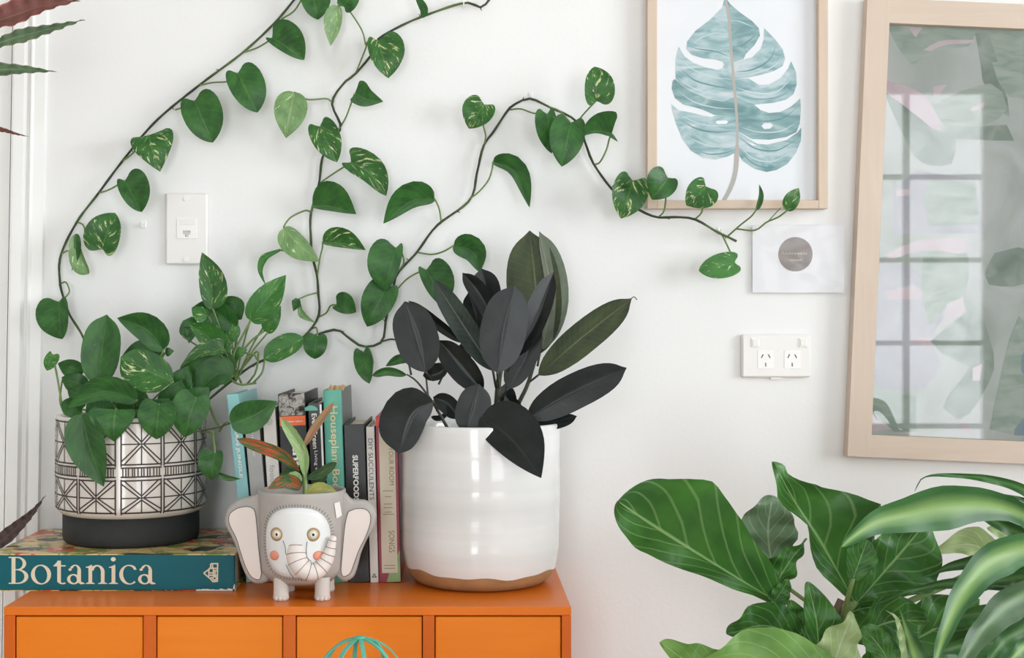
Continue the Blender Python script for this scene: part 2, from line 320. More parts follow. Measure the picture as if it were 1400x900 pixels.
def leaf(parent, mat, pts, R, L, shape='o', roll=0.0, fold=0.15, cup=0.0, wave=0.0, nwave=5, nt=16, ns=4, name='leaf', bend=0.0, rt=0):
    """pts: midrib from base to tip as (px, py, D); R/L: widths in px on the right-hand / left-hand side of
    the base-to-tip direction, a number (times the outline) or a list sampled evenly along the midrib."""
    mb = MB(); NM = 60
    mid = cr([Vector(p) for p in pts], NM)
    ln = sum((mid[i + 1] - mid[i]).xy.length for i in range(NM - 1))
    def at(u):
        if u < 0:
            d = (mid[2] - mid[0]); d.z = 0; d.normalize()
            p = mid[0] + d * (u * ln); return p, d.xy
        x = u * (NM - 1); i = min(int(x), NM - 2); p = mid[i].lerp(mid[i + 1], x - i)
        a = mid[max(0, i - 8)]; b = mid[min(NM - 1, i + 9)]; t = (b - a).xy
        return p, t.normalized()
    def wtab(w):
        if isinstance(w, (list, tuple)):
            q = cr([Vector((i / (len(w) - 1), x, 0)) for i, x in enumerate(w)], 40)
            return [(i / 39, max(0, q[i].y)) for i in range(40)]
        return None
    tabs = {1: wtab(R), -1: wtab(L)}
    grid = {}
    def put(p, w, side, u, s, ve):
        pos, t = at(u); D = pos.z; perp = Vector((-t.y, t.x)) * side
        sc = D / F; dep = 0.0
        dep -= w * sc * (math.tan(roll) * side)            # roll about the midrib
        dep -= w * sc * fold + cup * w * sc * s            # V fold / cup towards the viewer
        uu = max(0, min(1, u))
        dep += bend * 4 * uu * (1 - uu)
        if wave: dep += wave * s * math.sin(u * nwave * 2 * math.pi + (1.3 if side > 0 else 0))
        q = P(pos.x + perp.x * w, pos.y + perp.y * w, D)
        q.y += dep
        mb.v.append(q); mb.uv[len(mb.v) - 1] = (0.5 + 0.5 * side * s, uu)
        return len(mb.v) - 1
    for i in range(nt + 1):
        t = i / nt if not rt else 1 - (1 - i / nt) ** 1.7
        grid[(i, 0, 0)] = put(None, 0, 1, t, 0, 0)
        for side, W in ((1, R), (-1, L)):
            if tabs[side]: ue = t; wv = interp(tabs[side], t)[0] * (math.sqrt(max(0, 1 - t ** rt)) if rt else 1)
            else:
                ue, ve = interp(STAB[shape], t); wv = ve * W
            for j in range(1, ns + 1):
                s = j / ns; u = t + (ue - t) * s
                grid[(i, side, j)] = put(None, wv * s, side, u, s, 0)
    for i in range(nt):
        for side in (1, -1):
            for j in range(ns):
                g = lambda a, b: grid[(a, side if b else 0, b)]
                q = (g(i, j), g(i, j + 1), g(i + 1, j + 1), g(i + 1, j))
                mb.f.append(q if side < 0 else q[::-1]); mb.m.append(0)
    return mb.build(name, mat, parent, smooth=True)
def petiole(parent, pts, r=0.0016, mat=None, name='petiole', n=14):
    mb = MB(); q = cr([P(*p) for p in pts], n); mb.tube(q, r, 6); return mb.build(name, mat or M['stem_g'], parent, smooth=True)

# ---------------------------------------------------------------- room shell
def boxobj(name, x0, x1, y0, y1, z0, z1, mat, parent=None, bev=0.0):
    mb = MB(); mb.quad_box(x0, x1, y0, y1, z0, z1, 0, bev); return mb.build(name, mat, parent)
def wall_with_hole(name, axis, pos, a0, a1, hole, mat, t=0.2, hole2=None):
    """wall of thickness t beyond pos; hole=(a0,a1,z0,z1)"""
    mb = MB()
    segs = [(hole[1], a1, 0, RZ1), (hole[0], hole[1], 0, hole[2]), (hole[0], hole[1], hole[3], RZ1)]
    if hole2: segs += [(a0, hole2[0], 0, RZ1), (hole2[1], hole[0], 0, RZ1), (hole2[0], hole2[1], 0, hole2[2]), (hole2[0], hole2[1], hole2[3], RZ1)]
    else: segs += [(a0, hole[0], 0, RZ1)]
    for (p, q, z0, z1) in segs:
        if axis == 'x': mb.quad_box(pos, pos + t, p, q, z0, z1)
        else: mb.quad_box(p, q, pos - t, pos, z0, z1)
    return struct(mb.build(name, mat))
struct(boxobj('wall_back', RX0 - 0.2, RX1 + 0.2, 0, 0.2, 0, RZ1, M['wall']))
struct(boxobj('wall_left', RX0 - 0.2, RX0, RY0, 0, 0, RZ1, M['wall']))
wall_with_hole('wall_right', 'x', RX1, RY0, 0, WR, M['wall'])
wall_with_hole('wall_front', 'y', RY0, RX0 - 0.2, RX1 + 0.2, WF, M['wall'], hole2=WL)
floor = struct(boxobj('floor', RX0 - 0.2, RX1 + 0.2, RY0 - 0.2, 0.2, -0.06, -0.012, M['floor']))
bw = 0.12; nb = int((RX1 - RX0) / bw); me0 = None
for i in range(nb + 1):
    x = RX0 + i * bw
    if me0 is None:
        b = boxobj('floor_board', 0.0008, bw - 0.0008, RY0, 0, -0.012, 0, M['floor'], floor, 0.001); me0 = b.data
    else: b = link('floor_board', me0, floor)
    b.location = (x, 0, 0)
struct(boxobj('ceiling', RX0 - 0.2, RX1 + 0.2, RY0 - 0.2, 0.2, RZ1, RZ1 + 0.1, M['ceil']))
M['pane'] = None
def thin_glass(name, refl=1.0, tint=(1, 1, 1, 1), rough=0.02):
    m, nt, b = newmat(name); N = nt.nodes; K = nt.links
    N.remove(b)
    tr = N.new('ShaderNodeBsdfTransparent'); tr.inputs[0].default_value = tint
    gl = N.new('ShaderNodeBsdfGlossy'); gl.inputs['Roughness'].default_value = rough
    fr = N.new('ShaderNodeFresnel'); fr.inputs['IOR'].default_value = 1.5
    ms = N.new('ShaderNodeMixShader'); K.new(mathn(nt, 'MULTIPLY', fr.outputs[0], refl), ms.inputs[0])
    K.new(tr.outputs[0], ms.inputs[1]); K.new(gl.outputs[0], ms.inputs[2]); K.new(ms.outputs[0], N['Material Output'].inputs[0])
    return m
M['pane'] = thin_glass('window_glass'); M['frame_glass'] = thin_glass('picture_glass', 1.0, rough=0.02)
def window(name, axis, pos, h, cols, rows):
    a0, a1, z0, z1 = h; w = 0.055; mb = MB()
    def bar(p, q, u, v, mbx, d0=0.06, d1=0.11):
        if axis == 'x': mbx.quad_box(pos + d0, pos + d1, p, q, u, v)
        else: mbx.quad_box(p, q, pos - d1, pos - d0, u, v)
    bar(a0, a0 + w, z0, z1, mb); bar(a1 - w, a1, z0, z1, mb); bar(a0 + w, a1 - w, z0, z0 + w, mb); bar(a0 + w, a1 - w, z1 - w, z1, mb)
    fr = struct(mb.build(name, M['trim']))
    pw = (a1 - a0 - 2 * w) / cols; ph = (z1 - z0 - 2 * w) / rows
    for i in range(1, cols):
        m2 = MB(); c = a0 + w + i * pw; bar(c - 0.014, c + 0.014, z0 + w, z1 - w, m2, 0.065, 0.1); m2.build('glazing_bar', M['trim'], fr)
    for j in range(1, rows):
        m2 = MB(); c = z0 + w + j * ph; bar(a0 + w, a1 - w, c - 0.012, c + 0.012, m2, 0.066, 0.099); m2.build('glazing_bar', M['trim'], fr)
    for i in range(cols):
        for j in range(rows):
            m2 = MB(); bar(a0 + w + i * pw, a0 + w + (i + 1) * pw, z0 + w + j * ph, z0 + w + (j + 1) * ph, m2, 0.08, 0.084); m2.build('pane', M['pane'], fr)
window('window_1', 'x', RX1, WR, 4, 4)
window('window_2', 'y', RY0, WF, 4, 5)
window('window_3', 'y', RY0, WL, 2, 5)
# door architrave at the left of the back wall (slightly out of plumb, as in the photograph)
sW = DW / F
def trimx(px): return (px - VX) * sW
def profile_strip(name, prof, mat, lean=0.98, z1=2.2):
    """prof list of (px, depth) in the horizontal plane, extruded in z, leaning"""
    mb = MB(); k = math.tan(math.radians(lean)); zc = ZC + (VY - 300) * sW
    pts = [(trimx(p), -d) for p, d in prof]
    n = len(pts); b = len(mb.v)
    for z in (0.0, z1):
        for x, y in pts: mb.v.append(Vector((x + (z - zc) * k, y, z)))
    for i in range(n):
        j = (i + 1) % n; mb.f.append((i, j, n + j, n + i)); mb.m.append(0)
    mb.f.append(tuple(range(n))[::-1]); mb.m.append(0); mb.f.append(tuple(range(n, 2 * n))); mb.m.append(0)
    return struct(mb.build(name, mat))
profile_strip('trim_1', [(62, 0.0), (61, 0.010), (47, 0.012), (44.5, 0.016), (43, 0.016), (41, 0.010), (38, 0.012), (35, 0.021), (22, 0.022), (19, 0.021), (17.5, 0.012), (16.5, 0.012), (16, 0.0)], M['trim'])
d1 = profile_strip('door_1', [(15.5, 0.0), (15.5, 0.012), (-560, 0.012), (-560, 0.0)], M['trim'], z1=2.05)
for (zz0, zz1) in ((0.2, 0.95), (1.1, 1.9)):
    boxobj('door_panel', trimx(-500), trimx(-60), -0.016, -0.012, zz0, zz1, M['trim'], d1, 0.002)
struct(boxobj('baseboard_back', trimx(100), RX1, -0.018, 0, 0, 0.14, M['trim'], None, 0.004))
# faint old hook scar on the wall

# ---------------------------------------------------------------- orange drawer cabinet
CT = 0.80; CD = 1.899; CX0, CX1 = (5 - VX) / F * CD, (781 - VX) / F * CD; CY0, CY1 = CD - DW, -0.022
cab = thing('drawer_cabinet', 'orange stained wooden cabinet with rows of plain flush drawers against the white wall', 'cabinet', ((CX0 + CX1) / 2, CY0 / 2, 0))
pxm = CD / F
boxobj('top_board', CX0, CX1, CY0, CY1, CT - 0.0125, CT, M['wood_o'], cab, 0.0012)
for a, b in ((CX0, CX0 + 15 * pxm), (CX1 - 13 * pxm, CX1)):
    boxobj('side_panel', a, b, CY0 + 0.0005, CY1, 0.06, CT - 0.0125, M['wood_o2'], cab, 0.0008)
zrows = [CT - 0.0125 - k * 0.181 for k in range(5)]
for p in ((196, 213), (387, 404), (578, 594)):
    boxobj('divider', (p[0] - VX) * pxm, (p[1] - VX) * pxm, CY0 + 0.001, CY1 - 0.01, 0.06, CT - 0.0125, M['wood_o2'], cab, 0.0006)
for k in range(1, 5):
    boxobj('rail', CX0 + 15 * pxm, CX1 - 13 * pxm, CY0 + 0.0012, CY1 - 0.01, zrows[k] , zrows[k] + 0.016, M['wood_o'], cab)
boxobj('back_panel', CX0 + 0.004, CX1 - 0.004, CY1, CY1 + 0.006, 0.06, CT - 0.013, M['wood_o2'], cab)
for (a, b) in ((20, 196), (213, 387), (404, 578), (594, 768)):
    for k in range(4):
        g = 0.0022
        d = boxobj('drawer', (a - VX) * pxm + g * 0.6, (b - VX) * pxm - g * 0.6, CY0 + 0.0025, CY0 + 0.02, zrows[k + 1] + 0.016 + g * 0.5, zrows[k] - g * 0.9, M['wood_d'], cab, 0.001)
        boxobj('drawer_box', (a - VX) * pxm + 0.006, (b - VX) * pxm - 0.006, CY0 + 0.02, CY1 - 0.03, zrows[k + 1] + 0.018, zrows[k] - 0.02, M['wood_o2'], d)
for x in (CX0 + 0.002, CX1 - 0.042):
    for y in (CY0 + 0.004, CY1 - 0.044):
        boxobj('leg', x, x + 0.04, y, y + 0.04, 0, 0.062, M['wood_o2'], cab, 0.002)

# ---------------------------------------------------------------- lettering
def text_polys(body, bold=0.0):
    cu = bpy.data.curves.new('t', 'FONT'); cu.body = body; cu.offset = bold; cu.resolution_u = 3
    o = bpy.data.objects.new('t', cu); COL.objects.link(o)
    dg = bpy.context.evaluated_depsgraph_get(); me = bpy.data.meshes.new_from_object(o.evaluated_get(dg))
    vs = [v.co.copy() for v in me.vertices]; fs = [tuple(p.vertices) for p in me.polygons]
    bpy.data.objects.remove(o); bpy.data.curves.remove(cu); bpy.data.meshes.remove(me)
    return vs, fs
def put_text(mb, body, origin, right, up, length=None, height=None, bold=0.0, mi=0):
    """origin = lower-left corner of the text box; right/up unit vectors"""
    vs, fs = text_polys(body, bold)
    x0 = min(v.x for v in vs); x1 = max(v.x for v in vs); y0 = min(v.y for v in vs); y1 = max(v.y for v in vs)
    sx = length / (x1 - x0) if length else height / (y1 - y0); sy = height / (y1 - y0) if height else sx
    b = len(mb.v)
    for v in vs: mb.v.append(Vector(origin) + Vector(right) * ((v.x - x0) * sx) + Vector(up) * ((v.y - y0) * sy))
    for f in fs: mb.f.append(tuple(b + i for i in f)); mb.m.append(mi)
def ring2d(cx, cy, ro, hi, ri, hin, a0=0, a1=360, n=28, tilt=0.0):
    """list of quads of an elliptic band: outer radii (ro,hi), inner (ri,hin); inner ellipse tilted for stress"""
    out = []
    for i in range(n):
        t0 = math.radians(a0 + (a1 - a0) * i / n); t1 = math.radians(a0 + (a1 - a0) * (i + 1) / n)
        o = lambda t: (cx + ro * math.cos(t), cy + hi * math.sin(t))
        c, s = math.cos(tilt), math.sin(tilt)
        def q(t):
            x, y = ri * math.cos(t), hin * math.sin(t); return (cx + x * c - y * s, cy + x * s + y * c)
        out.append([o(t0), o(t1), q(t1), q(t0)])
    return out
def serif_word():
    """the word Botanica in a bookish serif; x-height 1.0, cap height 1.42; returns polygons"""
    class Strokes(list):
        k = 0
        def append(s, p): s.k += 1; list.append(s, (p, s.k))
        def extend(s, ps):
            s.k += 1
            for p in ps: list.append(s, (p, s.k))
    P2 = Strokes()
    def R(x0, y0, x1, y1): P2.append([(x0, y0), (x1, y0), (x1, y1), (x0, y1)])
    def serif(x, y, w, up):
        h = 0.055; s = 1 if up else -1
        P2.append([(x - w, y), (x + w, y), (x + w * .9, y + s * h * .7), (x + w * .42, y + s * h * 1.6), (x - w * .42, y + s * h * 1.6), (x - w * .9, y + s * h * .7)][::s])
    pos = []
    x = 0.0
    # B
    R(x + .13, 0, x + .31, 1.42); R(x, 0, x + .45, .06); R(x, 1.36, x + .45, 1.42)
    P2.extend(ring2d(x + .40, 1.07, .40, .35, .24, .29, -90, 90)); P2.extend(ring2d(x + .42, .385, .48, .385, .30, .32, -90, 90)); R(x + .3, .72, x + .45, .775)
    x += 1.02
    # o
    P2.extend(ring2d(x + .46, .49, .46, .52, .28, .46, 0, 360, 40, 0.12)); x += 1.03
    # t
    R(x + .17, .1, x + .34, 1.22); R(x, .92, x + .56, .985); P2.append([(x, .95), (x + .17, .98), (x + .3, 1.24), (x + .2, 1.2)]); P2.extend(ring2d(x + .42, .2, .25, .22, .1, .15, 180, 310)); x += .62
    # a
    def a_(x):
        R(x + .47, .12, x + .64, .72); P2.extend(ring2d(x + .37, .68, .27, .33, .12, .27, 0, 150)); P2.append([(x + .06, .78), (x + .10, .68), (x + .22, .72), (x + .2, .86)])
        P2.extend(ring2d(x + .3, .25, .3, .27, .15, .2, 0, 360, 28, 0.2)); P2.append([(x + .47, .2), (x + .64, .12), (x + .8, .04), (x + .8, 0), (x + .62, -.02), (x + .5, .08)])
    a_(x); x += .86
    # n
    R(x + .12, 0, x + .29, .94); serif(x + .205, 0, .22, True); P2.append([(x, .9), (x + .12, .93), (x + .28, 1.02), (x + .29, .9), (x + .12, .84), (x, .86)])
    P2.extend(ring2d(x + .52, .62, .34, .38, .17, .3, 0, 165)); R(x + .69, 0, x + .86, .64); serif(x + .775, 0, .22, True); x += 1.06
    # i
    R(x + .12, 0, x + .29, .94); serif(x + .205, 0, .22, True); P2.append([(x, .9), (x + .12, .93), (x + .28, 1.02), (x + .29, .9), (x + .12, .84), (x, .86)])
    P2.append([(x + .2 + .115 * math.cos(t * math.pi / 8), 1.3 + .115 * math.sin(t * math.pi / 8)) for t in range(16)]); x += .47
    # c
    P2.extend(ring2d(x + .46, .49, .46, .52, .28, .46, 55, 310, 30, 0.12)); P2.append([(x + .62, .96), (x + .72, .92), (x + .80, .76), (x + .68, .74), (x + .6, .88)]); x += .86
    a_(x); x += .80
    return P2, x

# ---------------------------------------------------------------- Botanica book lying flat
M['teal'] = plain('teal_cloth', '#125c66', 0.45, noise=0.08, nscale=20, spec=0.2)
M['cream'] = plain('cream_ink', '#d8cdb2', 0.6, noise=0.04)
M['paper'] = plain('page_paper', '#d9d0bd', 0.85, noise=0.06, nscale=80)
M['wear'] = plain('worn_white_board', '#ddd8cd', 0.85, noise=0.05)
def floral():
    m, nt, b = newmat('floral_cover'); N = nt.nodes; K = nt.links
    tc = N.new('ShaderNodeTexCoord')
    n1 = N.new('ShaderNodeTexNoise'); n1.inputs['Scale'].default_value = 22; n1.inputs['Detail'].default_value = 5; K.new(tc.outputs['Object'], n1.inputs['Vector'])
    c = mixc(nt, n1.outputs['Fac'], lin('#c9a85a'), lin('#efe0a6'))
    def patch(scale, lo, hi, col, off):
        nonlocal c
        mp = N.new('ShaderNodeMapping'); mp.inputs['Location'].default_value = off; K.new(tc.outputs['Object'], mp.inputs[0])
        n = N.new('ShaderNodeTexNoise'); n.inputs['Scale'].default_value = scale; n.inputs['Detail'].default_value = 3; K.new(mp.outputs[0], n.inputs['Vector'])
        r = N.new('ShaderNodeMapRange'); r.inputs[1].default_value = lo; r.inputs[2].default_value = hi; K.new(n.outputs['Fac'], r.inputs[0])
        c = mixc(nt, r.outputs[0], c, lin(col))
    patch(26, .54, .58, '#8c9650', (3, 1, 2)); patch(17, .56, .585, '#dc4a26', (7.3, 4, 1)); patch(15, .57, .6, '#283130', (1, 9, 5)); patch(40, .60, .63, '#f0b08a', (5, 5, 8))
    wv = N.new('ShaderNodeTexVoronoi'); wv.feature = 'DISTANCE_TO_EDGE'; wv.inputs['Scale'].default_value = 24; K.new(tc.outputs['Object'], wv.inputs['Vector'])
    r = N.new('ShaderNodeMapRange'); r.inputs[1].default_value = 0.015; r.inputs[2].default_value = 0.03; r.inputs[3].default_value = .7; r.inputs[4].default_value = 0; K.new(wv.outputs['Distance'], r.inputs[0])
    c = mixc(nt, r.outputs[0], c, lin('#4a4a3a'))
    K.new(c, b.inputs['Base Color']); b.inputs['Roughness'].default_value = 0.3; return m
M['floral'] = floral()
BD = 2.013; bs = BD / F
BX0, BX1 = (-15 - VX) * bs, (321 - VX) * bs; BY0 = BD - DW; BY1 = -0.028; BZ1 = CT + 0.0545
bot = thing('coffee_table_book', 'thick teal spined Botanica book with floral cover lying under the patterned pot', 'book', ((BX0 + BX1) / 2, BY0, CT))
boxobj('spine', BX0, BX1, BY0, BY0 + 0.004, CT + 0.0008, BZ1 - 0.0006, M['teal'], bot, 0.0015)
boxobj('front_cover', BX0, BX1, BY0 + 0.001, BY1, BZ1 - 0.0035, BZ1, M['floral'], bot, 0.0008)
boxobj('back_cover', BX0, BX1, BY0 + 0.001, BY1, CT, CT + 0.0035, M['floral'], bot, 0.0008)
boxobj('page_block', BX0 + 0.005, BX1 - 0.006, BY0 + 0.004, BY1 - 0.006, CT + 0.0035, BZ1 - 0.0035, M['paper'], bot)
def spx(px, py): return Vector(((px - VX) * bs, BY0 - 0.0004, ZC - (py - VY) * bs))
polys, W = serif_word(); mb = MB(); sc = (213 - 12) / W
for p, k in polys: mb.poly([spx(12 + x * sc, 798.5 - y * 26.0) - Vector((0, 0.00004 * k, 0)) for x, y in p])
mb.build('lettering', M['cream'], bot)
# small house emblem, turned on its side
mb = MB(); E = lambda cx, cy: spx(260 + cx / 12.86, 750 + cy / 12.86)
def bar(ax, ay, bx, by, w=24):
    dx, dy = bx - ax, by - ay; l = math.hypot(dx, dy); nx, ny = -dy / l * w / 2, dx / l * w / 2
    off = Vector((0, 0.00003 * len(mb.f), 0)); mb.poly([q - off for q in (E(ax + nx, ay + ny), E(bx + nx, by + ny), E(bx - nx, by - ny), E(ax - nx, ay - ny))])
for s in ((365, 268, 490, 268), (484, 258, 478, 590), (478, 578, 395, 585), (400, 585, 350, 525), (362, 268, 362, 345), (362, 345, 240, 435), (240, 435, 350, 530), (395, 270, 395, 350), (330, 355, 330, 500), (330, 350, 480, 350), (410, 360, 410, 470), (410, 390, 470, 390), (345, 470, 470, 475), (345, 430, 410, 430), (375, 500, 360, 545), (410, 495, 395, 530), (395, 530, 430, 562), (430, 562, 460, 545), (460, 545, 460, 500), (460, 500, 410, 495), (440, 400, 440, 470)): bar(*s)
mb.build('house_emblem', M['cream'], bot)
mb = MB()
for i in range(10):
    x = 268 + i * 5.4; mb.poly([spx(x, 808), spx(x + 5.4, 808), spx(x + 5.4, 806.6 - random.random() * 2.2), spx(x, 806.6 - random.random() * 2.2)])
mb.poly([spx(318, 808), spx(321, 808), spx(321, 798), spx(319.5, 801)])
mb.build('worn_edge', M['wear'], bot)

# ---------------------------------------------------------------- standing books
def book(name, label, left_px, w_px, top_py, lean, cover, depth=0.19, D=2.079, rounded=False, front=None):
    s = D / F; w = w_px * s; x0 = (left_px - VX) * s; h = ZC - (top_py - VY) * s - CT
    root = thing(name, label, 'book', (x0, D - DW, CT))
    a = math.radians(lean)
    root.rotation_euler = (0, -a, 0)
    Rm = Matrix.Translation((x0, D - DW, CT)) @ Matrix.Rotation(-a, 4, 'Y')
    def part(mb, nm, mat, smooth=False):
        mb.v = [Rm @ Vector(v) for v in mb.v]; return mb.build(nm, mat, root, smooth)
    t = min(0.003, w * 0.14); h /= math.cos(a)
    g = 0.0002
    m = MB()
    if rounded:
        n = 8; pr = []
        for i in range(n + 1):
            an = math.pi * i / n; pr.append((w / 2 - (w / 2 - g) * math.cos(an), -0.003 * math.sin(an) + 0.003))
        pts = [Vector((x, y, 0.0)) for x, y in pr] + [Vector((w - g, 0.005, 0)), Vector((g, 0.005, 0))]
        m.prism(pts, (0, 0, h))
    else: m.quad_box(g, w - g, 0, 0.004, 0, h, 0, 0.0007)
    part(m, 'spine', cover)
    for q in ((g, g + t), (w - g - t, w - g)):
        m = MB(); m.quad_box(q[0], q[1], 0.0035, depth, 0, h, 0, 0.0004); part(m, 'cover_board', front or cover)
    m = MB(); m.quad_box(g + t, w - g - t, 0.004, depth - 0.006, 0.003, h - 0.005); part(m, 'page_block', M['paper'])
    return root, w, h, part
def sptext(part, txts, name='lettering', y=-0.0005):
    """txts: (body, x_centre, height_across, z_top, length, material, bold); reads downwards"""
    for body, xc, ha, zt, ln, mat, bold in txts:
        m = MB(); put_text(m, body, (xc - ha / 2, y, zt), (0, 0, -1), (1, 0, 0), ln, ha, bold); part(m, name, mat)
M['b_turq'] = plain('turquoise_cover', '#7fb8b8', 0.4, noise=0.08, nscale=25)
M['b_grey'] = plain('grey_cover', '#a3a3a0', 0.45, noise=0.05)
M['b_white'] = plain('off_white_cover', '#d9d4cd', 0.45, noise=0.03)
M['b_black'] = plain('black_cover', '#1b1a1a', 0.4, noise=0.15)
M['b_charc'] = plain('charcoal_cover', '#2c2b2c', 0.4, noise=0.1)
M['b_photo'] = watercolour('grey_photo_print', ['#161616', '#4a4845', '#b5b1aa', '#2a2928'], 90)
M['b_orange'] = plain('orange_band', '#e5682c', 0.45, noise=0.04)
M['b_mint'] = plain('sea_green_cover', '#5aa893', 0.4, noise=0.18, nscale=35)
M['b_mintb'] = plain('grey_green_board', '#6f746f', 0.6, noise=0.12)
M['b_red'] = plain('crimson_cover', '#8e2136', 0.4, noise=0.2, nscale=20)
M['b_cream'] = plain('cream_label', '#cfc3ad', 0.6, noise=0.05)
M['b_green'] = plain('green_print', '#86a46b', 0.5, noise=0.3, nscale=60)
M['b_bright'] = plain('bright_red_print', '#d6402c', 0.45, noise=0.1)
M['ink_w'] = plain('white_ink', '#e9e6e0', 0.5, noise=0.02)
M['ink_k'] = plain('black_ink', '#2a2828', 0.5, noise=0.1)
M['ink_gold'] = plain('gold_ink', '#e0cd9a', 0.45, noise=0.05)
M['ink_brown'] = plain('brown_ink', '#8a7a5a', 0.6, noise=0.05)
M['dry'] = plain('torn_brown_paper', '#b79b72', 0.8, noise=0.3, nscale=90)
s9 = 2.079 / F
def zpx(h, top, py): return h - (py - top) * s9
r, w, h, part = book('urban_jungle_book', 'slim turquoise Urban Jungle book leaning left at the end of the row', 336.6, 16.2, 540, 6.0, M['b_turq'])
sptext(part, [('URBAN JUNGLE', w * .48, w * .36, zpx(h, 540, 572), 83 * s9, M['ink_w'], 0.02)])
r, w, h, part = book('grey_paperback', 'plain grey paperback next to the turquoise book', 353, 20, 563, 5.0, M['b_grey'])
sptext(part, [('interior', w * .5, w * .2, zpx(h, 563, 590), 36 * s9, M['b_white'], 0)])
r, w, h, part = book('white_paperback', 'off white paperback with small round emblem and faint lettering', 374, 17.5, 558, 3.8, M['b_white'])
m = MB()
for i in range(20):
    a0, a1 = i * math.pi / 10, (i + 1) * math.pi / 10; c = (w * .5, zpx(h, 558, 577))
    m.poly([(c[0] + q * math.cos(a), -0.0005, c[1] + q * math.sin(a)) for a, q in ((a0, .0048), (a1, .0048), (a1, .0041), (a0, .0041))])
put_text(m, 'R', (w * .5 - .002, -.0005, zpx(h, 558, 579)), (1, 0, 0), (0, 0, 1), None, .0042)
part(m, 'round_emblem', M['b_grey'])
sptext(part, [('foodie', w * .5, w * .42, zpx(h, 558, 637), 32 * s9, M['b_grey'], 0)])
r, w, h, part = book('black_plant_book', 'thick black book with grey photograph and orange band on its spine', 391.5, 37, 539, 2.6, M['b_black'])
m = MB(); m.quad_box(0.001, w - 0.001, -0.0006, 0.001, zpx(h, 539, 569), h - 0.0004); part(m, 'spine_photograph', M['b_photo'])
m = MB(); m.quad_box(0.001, w - 0.001, -0.0008, 0.001, zpx(h, 539, 583), zpx(h, 539, 570)); part(m, 'orange_band', M['b_orange'])
m = MB(); put_text(m, 'indoor edition', (w * .3, -.0012, zpx(h, 539, 578.5)), (1, 0, 0), (0, 0, 1), w * .58, .003); part(m, 'band_lettering', M['ink_w'])
sptext(part, [('plants', w * .55, w * .36, zpx(h, 539, 590), 60 * s9, M['ink_w'], 0.03)])
r, w, h, part = book('evergreen_book', 'slim charcoal book with white serif title Ever Green Living with Plants', 430.6, 19.2, 552, 2.3, M['b_charc'])
sptext(part, [('Ever Green', w * .42, w * .36, zpx(h, 552, 566), 48 * s9, M['ink_w'], 0.012), ('Living with Plants', w * .42, w * .30, zpx(h, 552, 617), 62 * s9, M['ink_w'], 0.0)])
m = MB()
m.poly([(w * .2 + w * .5 * math.cos(a), -.0005, h - .011 + .008 * math.sin(a)) for a in [math.pi * k / 8 for k in range(9)]]); part(m, 'leaf_print', M['b_mint'])
m = MB(); m.quad_box(w - .0035, w - .0006, -.0005, .001, .002, h - .002); part(m, 'white_edge', M['ink_w'])
r, w, h, part = book('houseplant_book', 'sea green Houseplant Book with gold serif title and frayed top', 450.3, 25.5, 534, 2.0, M['b_mint'], rounded=True, front=M['b_mintb'])
sptext(part, [('Houseplant Book', w * .5, w * .52, zpx(h, 534, 556), 124 * s9, M['ink_gold'], 0.01)], y=-0.0007)
m = MB()
for i in range(9):
    x = w * (.08 + .1 * i); y = 0.004 + random.random() * .02
    q = [Vector((x, y, h - .004)), Vector((x + .004, y + .003, h + .002 + random.random() * .005)), Vector((x + .009, y + .006, h + .004 + random.random() * .006)), Vector((x + .006, y - .001, h - .002))]
    m.prism(q, (0, .003, 0))
part(m, 'frayed_paper', M['dry'])
r, w, h, part = book('superfoods_book', 'black book with bold white Superfoods title on its spine', 477, 28.5, 581, 1.9, M['b_black'])
sptext(part, [('SUPERFOODS', w * .5, w * .26, zpx(h, 581, 623), 63 * s9, M['ink_w'], 0.03)])
r, w, h, part = book('diy_succulents_book', 'slim white book with DIY Succulents in black capitals', 506.2, 11.6, 584, 1.6, M['b_white'], depth=0.18)
sptext(part, [('DIY SUCCULENTS', w * .48, w * .52, zpx(h, 584, 600), 84 * s9, M['ink_k'], -0.004)])
m = MB(); c = (w * .5, zpx(h, 584, 788)); 
for k in range(3):
    a0, a1 = math.pi / 2 + k * 2 * math.pi / 3, math.pi / 2 + (k + 1) * 2 * math.pi / 3
    m.poly([(c[0] + q * math.cos(a), -.0005, c[1] + q * math.sin(a)) for a, q in ((a0, .0045), (a1, .0045), (a1, .0022), (a0, .0022))])
part(m, 'publisher_mark', M['ink_k'])
r, w, h, part = book('red_book', 'crimson book with a cream spine label beside the white glazed pot', 518.3, 30, 570, 1.3, M['b_red'], depth=0.18)
m = MB(); m.quad_box(w * .14, w * .86, -.0007, .001, zpx(h, 570, 784), zpx(h, 570, 585)); part(m, 'cream_label', M['b_cream'])
m = MB(); m.poly([(w * .35, -.0006, .001), (w * .98, -.0006, .001), (w * .98, -.0006, .05), (w * .5, -.0006, .018)]); part(m, 'green_corner', M['b_green'])
m = MB(); m.quad_box(w * .02, w * .98, -.0006, .001, zpx(h, 570, 583), h - .0003); part(m, 'bright_top', M['b_bright'])
sptext(part, [('YOUR ROOM', w * .68, w * .22, zpx(h, 570, 612), 52 * s9, M['ink_brown'], 0), ('SONGS', w * .62, w * .26, zpx(h, 570, 726), 30 * s9, M['ink_brown'], 0)], y=-0.0011)
for py, l in ((672, .5), (680, .3), (690, .38), (695, .42), (701, .3), (704, .5), (774, .5), (778, .5)):
    m = MB(); m.poly([(w * (.5 - l / 2), -.0011, zpx(h, 570, py)), (w * (.5 + l / 2), -.0011, zpx(h, 570, py)), (w * (.5 + l / 2), -.0011, zpx(h, 570, py - .9)), (w * (.5 - l / 2), -.0011, zpx(h, 570, py - .9))]); part(m, 'label_rule', M['ink_brown'])

